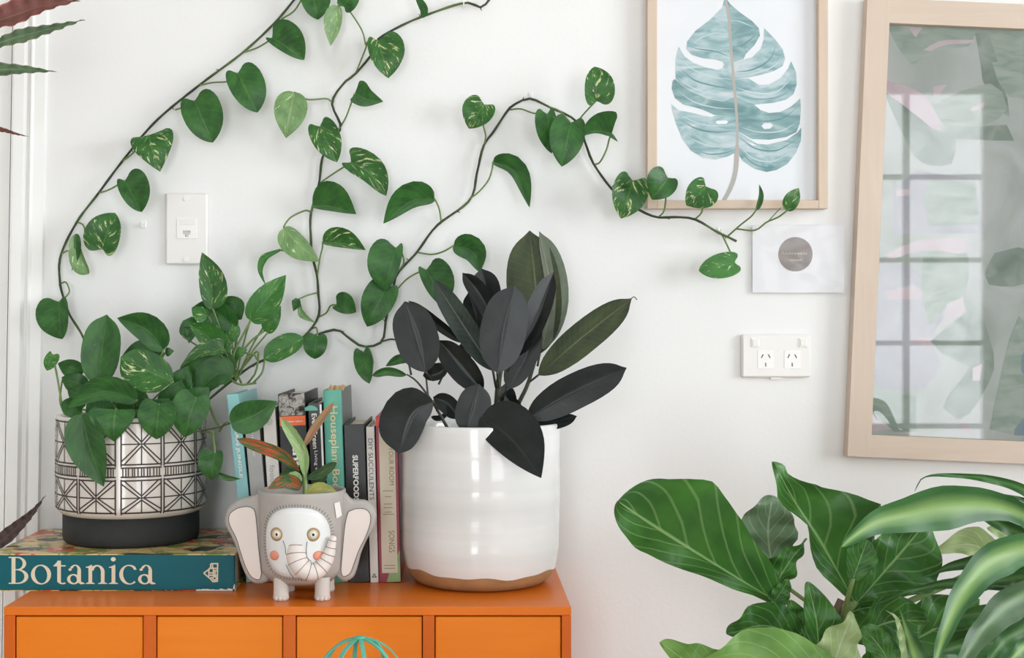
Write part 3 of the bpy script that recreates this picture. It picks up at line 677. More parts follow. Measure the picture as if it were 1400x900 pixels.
# ---------------------------------------------------------------- patterned pot with trailing pothos
M['glaze'] = plain('cream_glaze', '#d6cfc6', 0.18, noise=0.04, nscale=12, coat=0.5)
M['glaze_line'] = plain('dark_incised_line', '#3a2c26', 0.5, noise=0.15)
M['black_clay'] = plain('matt_black_clay', '#262727', 0.75, noise=0.1, nscale=80, bump=0.15, bscale=300)
PD = 2.165; PX = (180 - VX) / F * PD; PY = PD - DW; pc = (PX, PY, 0)
pothos = thing('potted_pothos', 'trailing pothos in a cream pot with black line pattern, its vines climbing the wall', 'potted plant', (PX, PY, BZ1))
ps = 2.048 / F
pz = lambda py: ZC - (py - VY) * ps
zb, zr = pz(712), pz(573); rb, rw = 0.1065, 0.1172
def rwall(z):
    k = (z - zb) / (zr - zb)
    if k < 0.10: return rb + (rw - rb) * math.sin(k / 0.10 * math.pi / 2) ** 0.7
    return rw - 0.0012 * max(0, (k - 0.6) / 0.4) ** 2
mb = MB(); prof = []
for i in range(40):
    k = (i / 39) ** 1.6; z = zb + (zr - 0.003 - zb) * k; prof.append((rwall(z), z))
prof += [(rw - 0.002, zr), (rw - 0.006, zr), (rw - 0.009, zr - 0.004), (rw - 0.010, zr - 0.03), (rw - 0.011, zb + 0.02), (0, zb + 0.02)]
mb.lathe([(rb - 0.004, zb)] + prof, 72, pc); pot = mb.build('pot', M['glaze'], pothos, True)
mb = MB(); mb.lathe([(0, BZ1), (rb - 0.006, BZ1), (rb - 0.001, BZ1 + 0.004), (rb, BZ1 + 0.012), (rb, zb + 0.002), (rb - 0.01, zb + 0.002)], 64, pc); mb.build('pot_base', M['black_clay'], pothos, True)
mb = MB(); mb.lathe([(rw - 0.0105, zr - 0.022), (0.06, zr - 0.016), (0, zr - 0.014)], 40, pc); mb.build('soil', M['soil'], pothos, True)
mb = MB()
def ribbon(t0, z0, t1, z1, wd=0.0017):
    wd *= 1.4
    n = max(2, int(abs(t1 - t0) / 3) + 1, int(abs(z1 - z0) / .003)); b = len(mb.v); dt = math.radians(t1 - t0) * rw; dz = z1 - z0; l = math.hypot(dt, dz); nx, nz = -dz / l * wd / 2, dt / l * wd / 2
    for i in range(n + 1):
        k = i / n
        for s in (1, -1):
            z = z0 + dz * k + nz * s; t = math.radians(t0 + (t1 - t0) * k) + nx * s / rw; r = rwall(z) + 0.0006
            mb.v.append(Vector((PX + r * math.sin(t), PY - r * math.cos(t), z)))
    for i in range(n): mb.f.append((b + 2*i, b + 2*i + 1, b + 2*i + 3, b + 2*i + 2)); mb.m.append(0)
STEP = 360 / 11
for k in range(11):
    a = 4 + STEP * k; g0 = 2.1 if k == 0 else 1.15; g1 = 2.1 if k == 10 else 1.15; t0, t1 = a + g0, a + STEP - g1; tm = (t0 + t1) / 2
    for (ya, ym, yb) in ((579, 608, 636), (658, 682, 702.5)):
        za, zm, zz = pz(ya), pz(ym), pz(yb)
        ribbon(t0, za + .002, t0, zz - .003); ribbon(t1, za + .002, t1, zz - .003); ribbon(t0, za, t1, za); ribbon(t0 - .5, zz, t1 + .5, zz)
        ribbon(t0, zm, t1, zm, .0014); ribbon(tm, za, tm, zz, .0013)
        o = 2.1
        for sx in (-1, 1):
            te = t1 if sx > 0 else t0; ie = te - sx * o
            for ze in (za, zz):
                zi = ze - math.copysign(.0045, ze - zm)
                ribbon(tm, zm + math.copysign(.003, ze - zm), ie, ze, .0015); ribbon(tm + sx * 1.4, zm, te, zi, .0015)
    for y in (640.5, 653): ribbon(t0 - .4, pz(y), t1 + .4, pz(y))
    for i in range(13):
        t = t0 + (t1 - t0) * (i + .2 + .4 * random.random()) / 13; ribbon(t, pz(641), t, pz(652.6), .0013)
mb.build('incised_pattern', M['glaze_line'], pot)

# vines along the wall ------------------------------------------------------
VD = 2.287
def vine(pts, r=0.0021, name='vine', n=90):
    q = [(p[0], p[1], p[2] if len(p) > 2 else VD) for p in pts]; mb = MB(); c = cr([P(*x) for x in q], n)
    rr = [r * (1 + 0.10 * math.sin(i * 1.7)) for i in range(n)]
    mb.tube(c, rr, 7)
    for i in range(6, n, 9):     # nodes with stubby aerial roots
        a = random.random() * 6.28; d = Vector((math.cos(a), -0.3, math.sin(a)))
        mb.tube([c[i], c[i] + d * 0.006], [r * .6, r * .25], 5)
    return mb.build(name, M['stem_d'], pothos, True)
v1 = vine([(150, 590, 2.16), (132, 520, 2.2), (115, 464, 2.25), (95, 430, 2.275), (86, 404), (82, 385), (83, 350), (105, 304), (135, 264), (167, 221), (212, 167), (272, 117), (332, 72), (375, 32), (402, 0), (425, -30)])
vA = vine([(245, 592, 2.2), (280, 552, 2.23), (318, 520, 2.255), (345, 500, 2.262), (380, 484, 2.265), (410, 466, 2.275), (435, 434, 2.285), (435, 400), (433, 375), (427, 350), (425, 325), (425, 293), (436, 252), (441, 215), (455, 190), (466, 173), (454, 141), (470, 114), (486, 101), (510, 72), (517, 54), (545, 37), (582, 21), (635, 4), (658, 10), (670, -2)])
vB = vine([(408, 468, 2.275), (430, 459), (460, 451), (478, 463), (497, 474), (522, 467), (528, 435), (537, 400), (543, 375), (570, 345), (597, 309), (642, 274), (652, 237), (661, 200), (675, 180), (695, 150), (707, 141), (725, 135), (750, 146), (787, 165), (800, 195), (812, 225), (842, 265), (870, 285, 2.265), (897, 297, 2.255), (922, 297, 2.25), (950, 300, 2.255), (980, 317, 2.275), (995, 324), (1007, 330)])
def stemlet(parent, pts, r=0.0015, mat='stem_g'): return petiole(parent, [(p[0], p[1], p[2] if len(p) > 2 else VD) for p in pts], r, M[mat])
def pl(parent, mat, pts, R, L, shape='h', pet=None, D=2.262, dD=0.0, petD=VD, mid=None, **kw):
    n = len(pts); q = []
    for i, p in enumerate(pts):
        k = i / (n - 1); d = D + dD * k
        if len(p) > 2: d = p[2]
        q.append((p[0], p[1], d))
    if kw.get('roll') is None: kw['roll'] = random.uniform(-0.25, 0.25)
    kw.setdefault('fold', random.uniform(0.08, 0.28)); kw.setdefault('bend', -0.006 if n == 2 else 0)
    leaf(parent, M[mat], q, R, L, shape, **kw)
    if pet:
        pts3 = [(x, y, petD + (D - petD) * i / len(pet)) for i, (x, y) in enumerate(pet)] + [q[0]]
        petiole(parent, pts3, 0.0015)
# left vine
pl(v1, 'po1', [(372, 52), (416, 82)], 8, 30, 'r', [(332, 72), (350, 66), (366, 57)])
pl(v1, 'po1', [(325, 100), (352, 154)], 18, 28, 'r', [(272, 117), (290, 113), (312, 111)])
pl(v1, 'po1', [(266, 138), (291, 195)], 22, 31, 'r', [(240, 150), (252, 146)])
pl(v1, 'po2', [(203, 185), (219, 235)], 25, 33, 'd', [(167, 221), (180, 211), (192, 198)], roll=0.2)
pl(v1, 'po1', [(171, 247), (194, 290)], 13, 30, 'r', [(135, 264), (150, 259)])
pl(v1, 'po2', [(140, 340), (157, 291)], 20, 28, 'r', [(105, 304), (114, 308), (118, 325), (122, 341)])
pl(v1, 'po4', [(104, 320), (110, 350), (121, 375)], 14, 5, 'b', [(84, 347), (92, 343), (101, 342)], fold=0.7)
pl(v1, 'po3', [(104, 320), (103, 345), (98, 371)], 2, 8, 'o', D=2.258, fold=0.5)
pl(v1, 'po3', [(81, 413), (85, 464)], 31, 13, 'r', [(83, 388), (90, 386), (95, 398), (90, 406)])
pl(v1, 'po1', [(425, -16), (435, 27)], 16, 24, 'r', [(385, 26), (402, 15), (415, -5)])
# middle vine
pl(vA, 'po4', [(462, 8), (458, 35), (452, 63)], 15, 8, 'o', [(500, 62), (495, 42), (480, 18), (471, 8)], roll=0.4)
pl(vA, 'po1', [(470, 8), (490, -14)], 14, 12, 'h')
pl(vA, 'po1', [(578, 24), (580, 12), (566, -10)], 5, 6, 'o', roll=0.4)
pl(vA, 'po2', [(517, 56), (531, 107)], 16, 32, 'h', [(486, 101), (500, 66), (503, 57)], roll=0.15)
pl(vA, 'po1', [(485, 128), (500, 136), (524, 139)], 12, 20, 'd', [(466, 173), (474, 158), (482, 136)], roll=-0.3)
pl(vA, 'po4', [(402, 126), (391, 189)], 21, 22, 'o', [(454, 140), (446, 135), (420, 136)], roll=0.2)
pl(vA, 'po2', [(437, 173), (461, 222)], 18, 21, 'h', [(466, 174), (452, 180)])
pl(vA, 'po2', [(480, 222), (506, 238), (528, 268)], 13, 24, 'h', [(438, 250), (455, 238), (474, 226)])
pl(vA, 'po1', [(427, 281), (455, 284), (487, 293)], 5, 33, 'o', [(425, 293)], roll=-0.3)
pl(vA, 'po2', [(441, 331), (470, 334), (500, 342)], 5, 21, 'o', [(434, 377), (437, 355), (441, 338)], roll=-0.3)
pl(vA, 'po4', [(388, 312), (408, 334), (437, 358)], 20, 12, 'o', [(425, 290), (417, 288), (398, 297), (389, 308)], roll=0.3)
pl(vA, 'po5', [(384, 342), (362, 353), (356, 370), (364, 392)], [2, 5, 6, 5, 3, 0], [1, 4, 5, 5, 3, 0], 'o', [(427, 350), (410, 352), (395, 345)])
pl(vA, 'po3', [(460, 417), (487, 427)], 8, 20, 'h', [(435, 434), (446, 428), (452, 418)], roll=-0.2)
pl(vA, 'po3', [(408, 409), (404, 418), (401, 426)], [4, 7, 7, 0], [3, 6, 7, 0], 'o', [(435, 400), (420, 404), (411, 408)])
pl(vA, 'po4', [(409, 412), (413, 430), (432, 442)], [1, 4, 5, 4, 0], [1, 4, 5, 4, 0], 'o')
pl(vA, 'po1', [(433, 460), (430, 491)], 16, 15, 'r', [(425, 450), (432, 448), (434, 455)], fold=0.1)
pl(vA, 'po5', [(416, 463), (388, 476), (360, 492)], 18, 14, 'e', D=2.255)
# long right vine
pl(vB, 'po1', [(594, 272), (562, 276), (524, 306)], 24, 9, 'o', [(603, 303), (601, 288), (597, 277)], roll=0.3)
pl(vB, 'po3', [(541, 339), (527, 398)], 32, 11, 'r', [(544, 372), (552, 360), (549, 345)])
pl(vB, 'po3', [(528, 393), (502, 447)], 24, 20, 'h', [(537, 405), (533, 398)], D=2.268)
pl(vB, 'po3', [(583, 369), (608, 421)], 12, 30, 'h', [(541, 398), (556, 382), (571, 373)])
pl(vB, 'po3', [(620, 336), (645, 345), (656, 373)], 13, 20, 'o', [(570, 345), (590, 348), (606, 344)], roll=-0.3)
pl(vB, 'po2', [(662, 143), (641, 176)], 24, 19, 'h', [(662, 198), (664, 185), (660, 166)], roll=-0.2)
pl(vB, 'po1', [(674, 221), (703, 235), (724, 284)], 6, 17, 'o', [(642, 272), (655, 262), (668, 246), (673, 230)], roll=-0.4)
pl(vB, 'po1', [(748, 156), (754, 210)], 18, 12, 'h', [(697, 150), (712, 149), (730, 155)], D=2.265)
pl(vB, 'po1', [(780, 168), (768, 228)], 25, 22, 'h', [(750, 146), (765, 152)], D=2.25)
pl(vB, 'po2', [(815, 138), (813, 91)], 24, 15, 'r', [(790, 166), (798, 156), (810, 143)], D=2.235)
pl(vB, 'po1', [(836, 184), (815, 180), (792, 187)], 29, 3, 'd', [(812, 225), (820, 222), (829, 205), (833, 190)], D=2.25, roll=0.3)
pl(vB, 'po1', [(824, 180), (834, 184), (845, 194)], 3, 3, 'o', D=2.249)
pl(vB, 'po2', [(865, 247), (849, 299)], 24, 25, 'h', [(845, 268), (855, 262)], D=2.25)
pl(vB, 'po1', [(913, 243), (891, 273)], 25, 18, 'h', [(900, 297), (908, 288), (911, 262)], D=2.225, petD=2.255)
pl(vB, 'po2', [(965, 255), (938, 281)], 18, 24, 'h', [(951, 299), (959, 291), (962, 276)], D=2.22, petD=2.252)
pl(vB, 'po1', [(1034, 287), (1039, 268), (1038, 252)], 5, 2, 'o', [(995, 323), (1012, 308), (1027, 296)], D=2.24)
pl(vB, 'po2', [(1076, 288), (1092, 257)], 9, 13, 'o', [(1007, 313), (1032, 315), (1048, 304), (1064, 297)], D=2.24)
stemlet(vB, [(1050, 303, 2.265), (1062, 290, 2.255), (1068, 284, 2.25)], 0.0009)
pl(vB, 'po5', [(1004, 359), (955, 370)], 16, 17, 'r', [(986, 319), (993, 333), (999, 346)], D=2.262)
pl(vB, 'po3', [(497, 481), (505, 525)], 15, 10, 'h', [(497, 474), (505, 478), (510, 495), (507, 503)], D=2.268, dD=-0.02)
stemlet(vB, [(522, 467), (537, 464), (552, 470)], 0.0016, 'stem_d')
# right-hand tuft above the books
tuft = (322, 522, 2.235)
def cl(mat, pts, R, L, shape, D, org, dD=0.0, sag=-6, **kw):
    par = vA if org is tuft else v1
    pl(par, mat, pts, R, L, shape, None, D=D, dD=dD, **kw)
    b = pts[0]; mx, my = (b[0] + org[0]) / 2, (b[1] + org[1]) / 2 + sag
    petiole(par, [org, (mx, my, (org[2] + D) / 2), (b[0], b[1], D)], 0.0016)
cl('po2', [(291, 422), (286, 385), (276, 345)], 24, 14, 'o', 2.2, tuft, roll=0.1)
cl('po5', [(342, 438), (391, 376)], 22, 18, 'o', 2.21, tuft)
cl('po5', [(366, 455), (384, 418)], 9, 13, 'o', 2.225, tuft)
cl('po3', [(368, 435), (368, 457)], 9, 7, 'o', 2.235, tuft)
cl('po3', [(322, 447), (290, 425), (262, 421)], 18, 24, 'o', 2.215, tuft)
cl('po5', [(285, 432), (262, 421)], 8, 12, 'o', 2.212, tuft)
cl('po3', [(325, 438), (318, 415), (295, 412)], [6, 14, 10, 0], [4, 12, 14, 0], 'o', 2.23, tuft)
cl('po5', [(302, 486), (285, 462), (258, 443)], 22, 14, 'o', 2.19, tuft)
cl('po2', [(306, 478), (276, 482), (246, 502)], 16, 7, 'd', 2.18, tuft)
cl('po3', [(322, 505), (280, 500), (238, 522)], 24, 26, 'o', 2.2, tuft)
cl('po3', [(318, 515), (295, 512), (262, 545)], 24, 16, 'o', 2.195, tuft)
cl('po2', [(318, 470), (290, 475)], 10, 10, 'o', 2.2, tuft)
cl('po5', [(318, 485), (338, 478)], 8, 8, 'o', 2.22, tuft)
cl('po5', [(310, 468), (322, 452), (318, 440)], 8, 9, 'o', 2.215, tuft)
cl('po1', [(316, 579), (345, 570), (379, 549)], 20, 23, 'o', 2.03, (300, 590, 2.1), roll=-0.1)
cl('po3', [(250, 460), (262, 445), (258, 470)], 10, 12, 'o', 2.21, tuft)
for pts in ([(300, 585, 2.1), (290, 565, 2.13), (285, 540, 2.19), (300, 520, 2.23)], [(330, 524, 2.24), (322, 500, 2.23), (340, 470, 2.22), (362, 452, 2.225)], [(306, 526, 2.23), (330, 505, 2.24), (352, 480, 2.24), (350, 508, 2.24), (338, 525, 2.245)], [(345, 525, 2.25), (358, 510, 2.25), (362, 492, 2.255)], [(305, 520, 2.22), (316, 500, 2.21), (322, 478, 2.21), (342, 440, 2.21)], [(300, 505, 2.2), (325, 525, 2.22), (350, 524, 2.24)], [(322, 482, 2.225), (345, 484, 2.23), (352, 492, 2.235)]):
    stemlet(vA, pts, 0.0018)
stemlet(vA, [(275, 590, 2.08), (282, 588, 2.06), (300, 584, 2.04), (318, 578, 2.032)], 0.0012, 'stem_d')
# crown over the pot
soilp = (180, 585, 2.165)
cl('po3', [(134, 528), (139, 480), (146, 430)], 28, 27, 'e', 2.1, soilp, roll=0.1)
cl('po1', [(224, 478), (200, 452), (160, 435)], 24, 16, 'o', 2.13, soilp)
cl('po3', [(222, 490), (195, 478), (166, 488)], 14, 10, 'o', 2.15, soilp)
cl('po2', [(237, 522), (205, 508), (165, 488)], 25, 28, 'e', 2.085, soilp)
cl('po3', [(187, 547), (140, 536), (92, 558)], 22, 12, 'o', 2.06, soilp, roll=0.2)
cl('po1', [(112, 566), (122, 610), (142, 666)], 29, 26, 'o', 2.035, (150, 585, 2.12), fold=0.35)
cl('po1', [(158, 560), (156, 604)], 32, 28, 'd', 2.042, soilp)
cl('po1', [(218, 553), (214, 601)], 27, 25, 'h', 2.042, soilp)
cl('po1', [(268, 544), (252, 598)], 26, 22, 'h', 2.06, soilp)
cl('po3', [(114, 508), (79, 497)], 12, 14, 'o', 2.14, soilp)
cl('po3', [(120, 528), (84, 516)], 13, 14, 'o', 2.13, soilp)
cl('po3', [(122, 545), (92, 532)], 14, 14, 'o', 2.12, soilp)
cl('po3', [(112, 560), (83, 552)], 14, 14, 'h', 2.1, soilp)
cl('po5', [(72, 485), (64, 507)], 7, 11, 'h', 2.12, (86, 562, 2.1), sag=-4)
cl('po3', [(226, 482), (238, 480)], 6, 6, 'o', 2.14, soilp)
cl('po3', [(190, 560), (184, 596)], 14, 13, 'o', 2.07, soilp)
cl('po3', [(208, 575), (232, 545)], 18, 18, 'o', 2.1, soilp)
cl('po3', [(180, 570), (195, 530)], 26, 26, 'o', 2.12, soilp)
cl('po3', [(150, 575), (120, 545)], 20, 18, 'o', 2.11, soilp)
cl('po3', [(235, 565), (248, 520)], 20, 22, 'o', 2.14, soilp)
cl('po3', [(255, 560), (286, 530)], 18, 18, 'o', 2.13, soilp)
cl('po3', [(240, 540), (258, 500)], 16, 16, 'o', 2.17, soilp)
cl('po1', [(294, 620), (289, 657)], 20, 13, 'h', 2.03, (291, 588, 2.06), sag=-2)
cl('po1', [(297, 648), (312, 654), (329, 655)], 4, 4, 'o', 2.03, (294, 630, 2.035), sag=0)
stemlet(v1, [(88, 566, 2.1), (82, 548, 2.11), (85, 520, 2.13)], 0.0014)
stemlet(v1, [(150, 590, 2.13), (110, 575, 2.1), (88, 566, 2.1)], 0.0018)
stemlet(v1, [(270, 590, 2.1), (288, 592, 2.07), (293, 605, 2.04)], 0.0016)

# ---------------------------------------------------------------- white glazed pot with rubber plant
def potglaze():
    m, nt, b = newmat('white_wheel_thrown_glaze'); N = nt.nodes; K = nt.links
    tc = N.new('ShaderNodeTexCoord'); mp = N.new('ShaderNodeMapping'); mp.inputs['Scale'].default_value = (2, 2, 45); K.new(tc.outputs['Object'], mp.inputs[0])
    n = N.new('ShaderNodeTexNoise'); n.inputs['Scale'].default_value = 1.0; n.inputs['Detail'].default_value = 4; K.new(mp.outputs[0], n.inputs['Vector'])
    c = mixc(nt, n.outputs['Fac'], lin('#d2d1cf'), lin('#eceae8')); K.new(c, b.inputs['Base Color'])
    b.inputs['Roughness'].default_value = 0.14; b.inputs['Coat Weight'].default_value = 0.3; b.inputs['Coat Roughness'].default_value = 0.05
    bp = N.new('ShaderNodeBump'); bp.inputs['Strength'].default_value = 0.14; bp.inputs['Distance'].default_value = 0.004; K.new(n.outputs['Fac'], bp.inputs['Height']); K.new(bp.outputs['Normal'], b.inputs['Normal'])
    return m
M['pglaze'] = potglaze(); M['bareclay'] = plain('bare_tan_clay', '#a98358', 0.75, noise=0.25, nscale=40, bump=0.2)
RD = 2.095; RX = (657 - VX) / F * RD; RY = RD - DW; rc = (RX, RY, 0)
rub = thing('potted_rubber_plant', 'dark leaved rubber plant in a white glazed pot with bare tan foot', 'potted plant', (RX, RY, CT))
R0 = 0.1235; zt = 1.19 - (585 - 450) / F * (RD - R0)
mb = MB(); mb.lathe([(0, CT), (0.088, CT), (0.099, CT + .003), (0.108, CT + .011), (0.1138, CT + .021), (0.1168, CT + .028), (0.1170, CT + .036)], 72, rc, jit=lambda a, z: (0.0006 * math.sin(3 * a)))
mb.build('bare_foot', M['bareclay'], rub, True)
pr = [(0.1168, CT + .0255), (0.1178, CT + .0295), (0.1195, CT + .045)]
for i in range(1, 24):
    k = i / 23; z = CT + .045 + (zt - .004 - CT - .045) * k
    pr.append((0.1195 + (R0 - 0.1195) * k ** .6 + 0.00025 * math.sin(k * 31) + 0.0003 * math.sin(k * 13 + 1), z))
pr += [(R0 - .001, zt - .001), (R0 - .004, zt), (R0 - .008, zt - .002), (R0 - .010, zt - .012), (R0 - .011, CT + .06), (0, CT + .06)]
mb = MB(); mb.lathe(pr, 80, rc, jit=lambda a, z: 0.0007 * math.sin(2 * a + z * 30) + (0.0028 * math.sin(4 * a) * 0))
# drippy glaze edge: shift the lowest rings up and down around the pot
for i in range(80):
    a = 2 * math.pi * i / 80; dz = 0.003 * math.sin(2 * a + 1) + 0.0016 * math.sin(7 * a) + 0.001 * math.sin(13 * a + 2)
    for kk in (0, 1): mb.v[kk * 80 + i].z += dz
mb.build('pot', M['pglaze'], rub, True)
mb = MB(); mb.lathe([(R0 - .0105, zt - .03), (.06, zt - .022), (0, zt - .02)], 40, rc); mb.build('soil', M['soil'], rub, True)
def stem(parent, pts, r0, r1, mat, name='stem', n=20):
    mb = MB(); q = cr([P(*p) for p in pts], n); mb.tube(q, [r0 + (r1 - r0) * i / (n - 1) for i in range(n)], 8); return mb.build(name, mat, parent, True)
sm = stem(rub, [(676, 600, 2.095), (679, 560, 2.08), (682, 520, 2.07), (690, 480, 2.07), (698, 440, 2.075)], .0055, .003, M['stem_rub'])
s2 = stem(rub, [(700, 600, 2.11), (706, 560, 2.11), (722, 524, 2.11), (738, 470, 2.13)], .0038, .0026, M['stem_rub'])
s3 = stem(rub, [(620, 600, 2.08), (606, 575, 2.07), (590, 548, 2.06), (570, 522, 2.05), (556, 512, 2.05)], .0028, .0012, M['stem_rub'])
s4 = stem(rub, [(650, 600, 2.1), (655, 560, 2.1), (640, 520, 2.09), (610, 490, 2.08)], .0032, .002, M['stem_rub'])
s5 = stem(rub, [(690, 596, 2.1), (702, 560, 2.105), (697, 530, 2.105)], .0024, .0018, M['stem_rub'])
s6 = stem(rub, [(585, 540, 2.06), (583, 520, 2.07), (582, 505, 2.07)], .0016, .0012, M['stem_rub'])
def rl(par, mat, pts, R, L, D, dD=0.0, shape='e', pet=None, **kw):
    n = len(pts); q = [(p[0], p[1], p[2] if len(p) > 2 else D + dD * i / (n - 1)) for i, p in enumerate(pts)]
    kw.setdefault('fold', 0.25); leaf(par, M[mat], q, R, L, shape, nt=20, ns=5, **kw)
    if pet: petiole(par, list(pet) + [q[0]], .0019, M['stem_rub'])
rl(s2, 'ru2', [(738, 484), (733, 400), (724, 315)], 34, 40, 2.17, fold=0.1, pet=[(735, 500, 2.12)])
rl(s2, 'ru4', [(742, 478), (752, 400), (737, 316)], 26, 6, 2.165, fold=0.1, roll=-0.3)
rl(s2, 'ru2', [(736, 513), (795, 462), (864, 408)], 23, 21, 2.1, pet=[(722, 524, 2.11)], fold=0.2)
stemlet(s2, [(862, 409, 2.1), (867, 406, 2.1), (871, 410, 2.1)], 0.0008, 'stem_rub')
rl(sm, 'ru1', [(720, 572), (785, 536), (857, 503)], 24, 25, 2.04, fold=0.15, shape='e', pet=[(705, 590, 2.08)])
rl(sm, 'ru1', [(724, 582), (757, 577), (789, 569)], 10, 8, 2.06, pet=[(705, 592, 2.09)], roll=0.5)
rl(sm, 'ru1', [(659, 569), (700, 602), (740, 654)], 24, 44, 1.985, -0.05, fold=0.1, pet=[(676, 585, 2.06), (664, 573, 2.02)], shape='o')
rl(s3, 'ru1', [(592, 549), (564, 568), (545, 621)], 40, 22, 1.99, 0.0, fold=0.15, pet=[(598, 562, 2.06)], shape='e')
rl(s4, 'ru1', [(582, 509), (570, 460), (553, 412)], 29, 30, 2.0, 0.0, fold=0.15, pet=[(592, 520, 2.06)])
rl(s4, 'ru1', [(632, 469), (597, 443), (558, 411)], 8, 7, 2.05, fold=0.5, pet=[(645, 500, 2.08)])
rl(s4, 'ru3', [(674, 507), (640, 455), (592, 381)], 16, 17, 1.99, 0.01, fold=0.35, pet=[(678, 530, 2.06)])
rl(sm, 'ru1', [(676, 445), (657, 405), (632, 373)], 14, 12, 2.04, fold=0.4, pet=[(684, 480, 2.07)])
rl(sm, 'ru1', [(665, 440), (664, 400), (658, 367)], 21, 20, 2.09, pet=[(686, 480, 2.075)])
rl(sm, 'ru1', [(655, 470), (650, 430), (640, 400)], 16, 16, 2.08, pet=[(680, 500, 2.075)])
rl(sm, 'ru1', [(680, 510), (690, 450), (703, 390)], 30, 33, 1.97, 0.0, fold=0.12, pet=[(682, 530, 2.06)])
rl(sm, 'ru1', [(702, 490), (732, 440), (757, 372)], 14, 20, 2.0, 0.02, fold=0.45, pet=[(690, 520, 2.05)])
rl(sm, 'ru1', [(694, 532), (716, 490), (735, 442)], 18, 20, 2.03, fold=0.2, pet=[(684, 545, 2.07)])
rl(s4, 'ru1', [(660, 535), (630, 500), (600, 465)], 18, 20, 2.01, fold=0.4, pet=[(662, 555, 2.09)])
rl(s4, 'ru1', [(636, 592), (645, 560), (655, 525)], 25, 22, 1.995, fold=0.15, pet=[(645, 600, 2.05)])
rl(s4, 'ru1', [(628, 572), (612, 552), (592, 543)], 12, 14, 2.04, pet=[(640, 590, 2.08)])
rl(s3, 'ru1', [(612, 500), (598, 512), (578, 514)], 16, 8, 2.04, pet=[(600, 525, 2.07)])
rl(s3, 'po3', [(556, 513), (530, 507), (508, 514)], 5, 7, 2.05, shape='e', roll=0.3)
rl(s3, 'po3', [(558, 492), (545, 492), (527, 501)], 7, 6, 2.09, shape='o', pet=[(562, 512, 2.05)])
rl(s4, 'ru1', [(640, 500), (634, 485), (630, 470)], 9, 9, 2.09)
rl(s5, 'ru1', [(700, 560), (692, 545), (690, 525)], 14, 10, 2.09)
rl(s5, 'ru1', [(712, 585), (705, 560), (690, 540)], 10, 12, 2.08)
rl(s3, 'ru1', [(612, 566), (600, 572), (589, 570)], 4, 4, 2.08)

# ---------------------------------------------------------------- elephant planter
M['eleph'] = plain('grey_bisque', '#aba59f', 0.6, noise=0.08, nscale=60, bump=0.1, bscale=400)
M['e_pink'] = plain('pale_pink_slip', '#e2d6cf', 0.5, noise=0.03)
M['e_white'] = plain('white_slip', '#e2e2e0', 0.4, noise=0.02)
M['e_line'] = plain('dark_brown_line', '#4a3e38', 0.6, noise=0.1)
M['e_cheek'] = plain('coral_glaze', '#e08f76', 0.35, noise=0.04)
M['e_ring'] = plain('tan_ring', '#a88c70', 0.5, noise=0.05)
M['e_ring2'] = plain('cream_ring', '#d9c79c', 0.5, noise=0.05)
M['e_foot'] = plain('pale_grey_slip', '#cfc8c0', 0.55, noise=0.05)
ED = 1.985; ex = (413 - VX) / F * ED; ey = ED - DW; es = ED / F
ele = thing('elephant_planter', 'small grey elephant shaped planter with white face and raised trunk holding a red spotted plant', 'planter', (ex, ey, CT))
ZR = 0.955; ZB = 0.8215
def er(z):
    k = (z - ZB) / (ZR - ZB)
    if k < .16: return 0.044 + 0.0155 * math.sin(k / .16 * math.pi / 2)
    return 0.0595 + 0.0045 * (k - .16) / .84
prof = [(0, ZB), (.03, ZB), (.041, ZB + .001)] + [(er(ZB + (ZR - .002 - ZB) * i / 20), ZB + (ZR - .002 - ZB) * i / 20) for i in range(21)]
prof += [(.0635, ZR), (.0605, ZR), (.0595, ZR - .003), (.059, ZR - .03), (0, ZR - .05)]
mb = MB(); mb.lathe(prof, 56, (ex, ey, 0)); body = mb.build('pot', M['eleph'], ele, True)
mb = MB(); mb.lathe([(.0592, ZR - .016), (.03, ZR - .013), (0, ZR - .012)], 30, (ex, ey, 0)); mb.build('soil', M['soil'], ele, True)
FD = ED - 0.06; fs = FD / F
def onface(px, py, lift=0.0):
    x = (px - 413) * fs; z = ZC - (py - VY) * fs; r = er(max(ZB, min(ZR, z))) + lift; x = max(-r * .97, min(r * .97, x))
    return Vector((ex + x, ey - math.sqrt(r * r - x * x), z))
def facepatch(cx, cy, rx, ry, lift, dome, name, mat, par, p=2.0, n=40, rings=6, skew=0.0):
    mb = MB(); mb.v.append(onface(cx, cy, lift + dome))
    for k in range(1, rings + 2):
        q = min(k, rings) / rings; lf = lift + dome * (1 - q ** 2.5) if k <= rings else -0.001
        for i in range(n):
            a = 2 * math.pi * i / n; c, s = math.cos(a), math.sin(a); rr = (abs(c) ** p + abs(s) ** p) ** (-1 / p)
            mb.v.append(onface(cx + rx * rr * c * q * (1 + skew * s), cy + ry * rr * s * q, lf))
    for i in range(n): mb.f.append((0, 1 + i, 1 + (i + 1) % n)); mb.m.append(0)
    for k in range(rings):
        for i in range(n):
            j = (i + 1) % n; mb.f.append((1 + k*n + i, 1 + (k+1)*n + i, 1 + (k+1)*n + j, 1 + k*n + j)); mb.m.append(0)
    return mb.build(name, mat, par, True)
face = facepatch(412.5, 742.5, 44.5, 48, .0015, .003, 'face', M['e_white'], ele, 2.7)
mb = MB()
for i in range(74):      # stitched rim round the face
    a = 2 * math.pi * i / 74; c, s = math.cos(a), math.sin(a); rr = (abs(c) ** 2.7 + abs(s) ** 2.7) ** (-1 / 2.7)
    A = onface(412.5 + 46 * rr * c, 742.5 + 49.5 * rr * s, .0006); B = onface(412.5 + 49 * rr * c, 742.5 + 52.8 * rr * s, .0006)
    mb.tube([A, B], .00035, 5)
mb.build('stitching', M['e_line'], face)
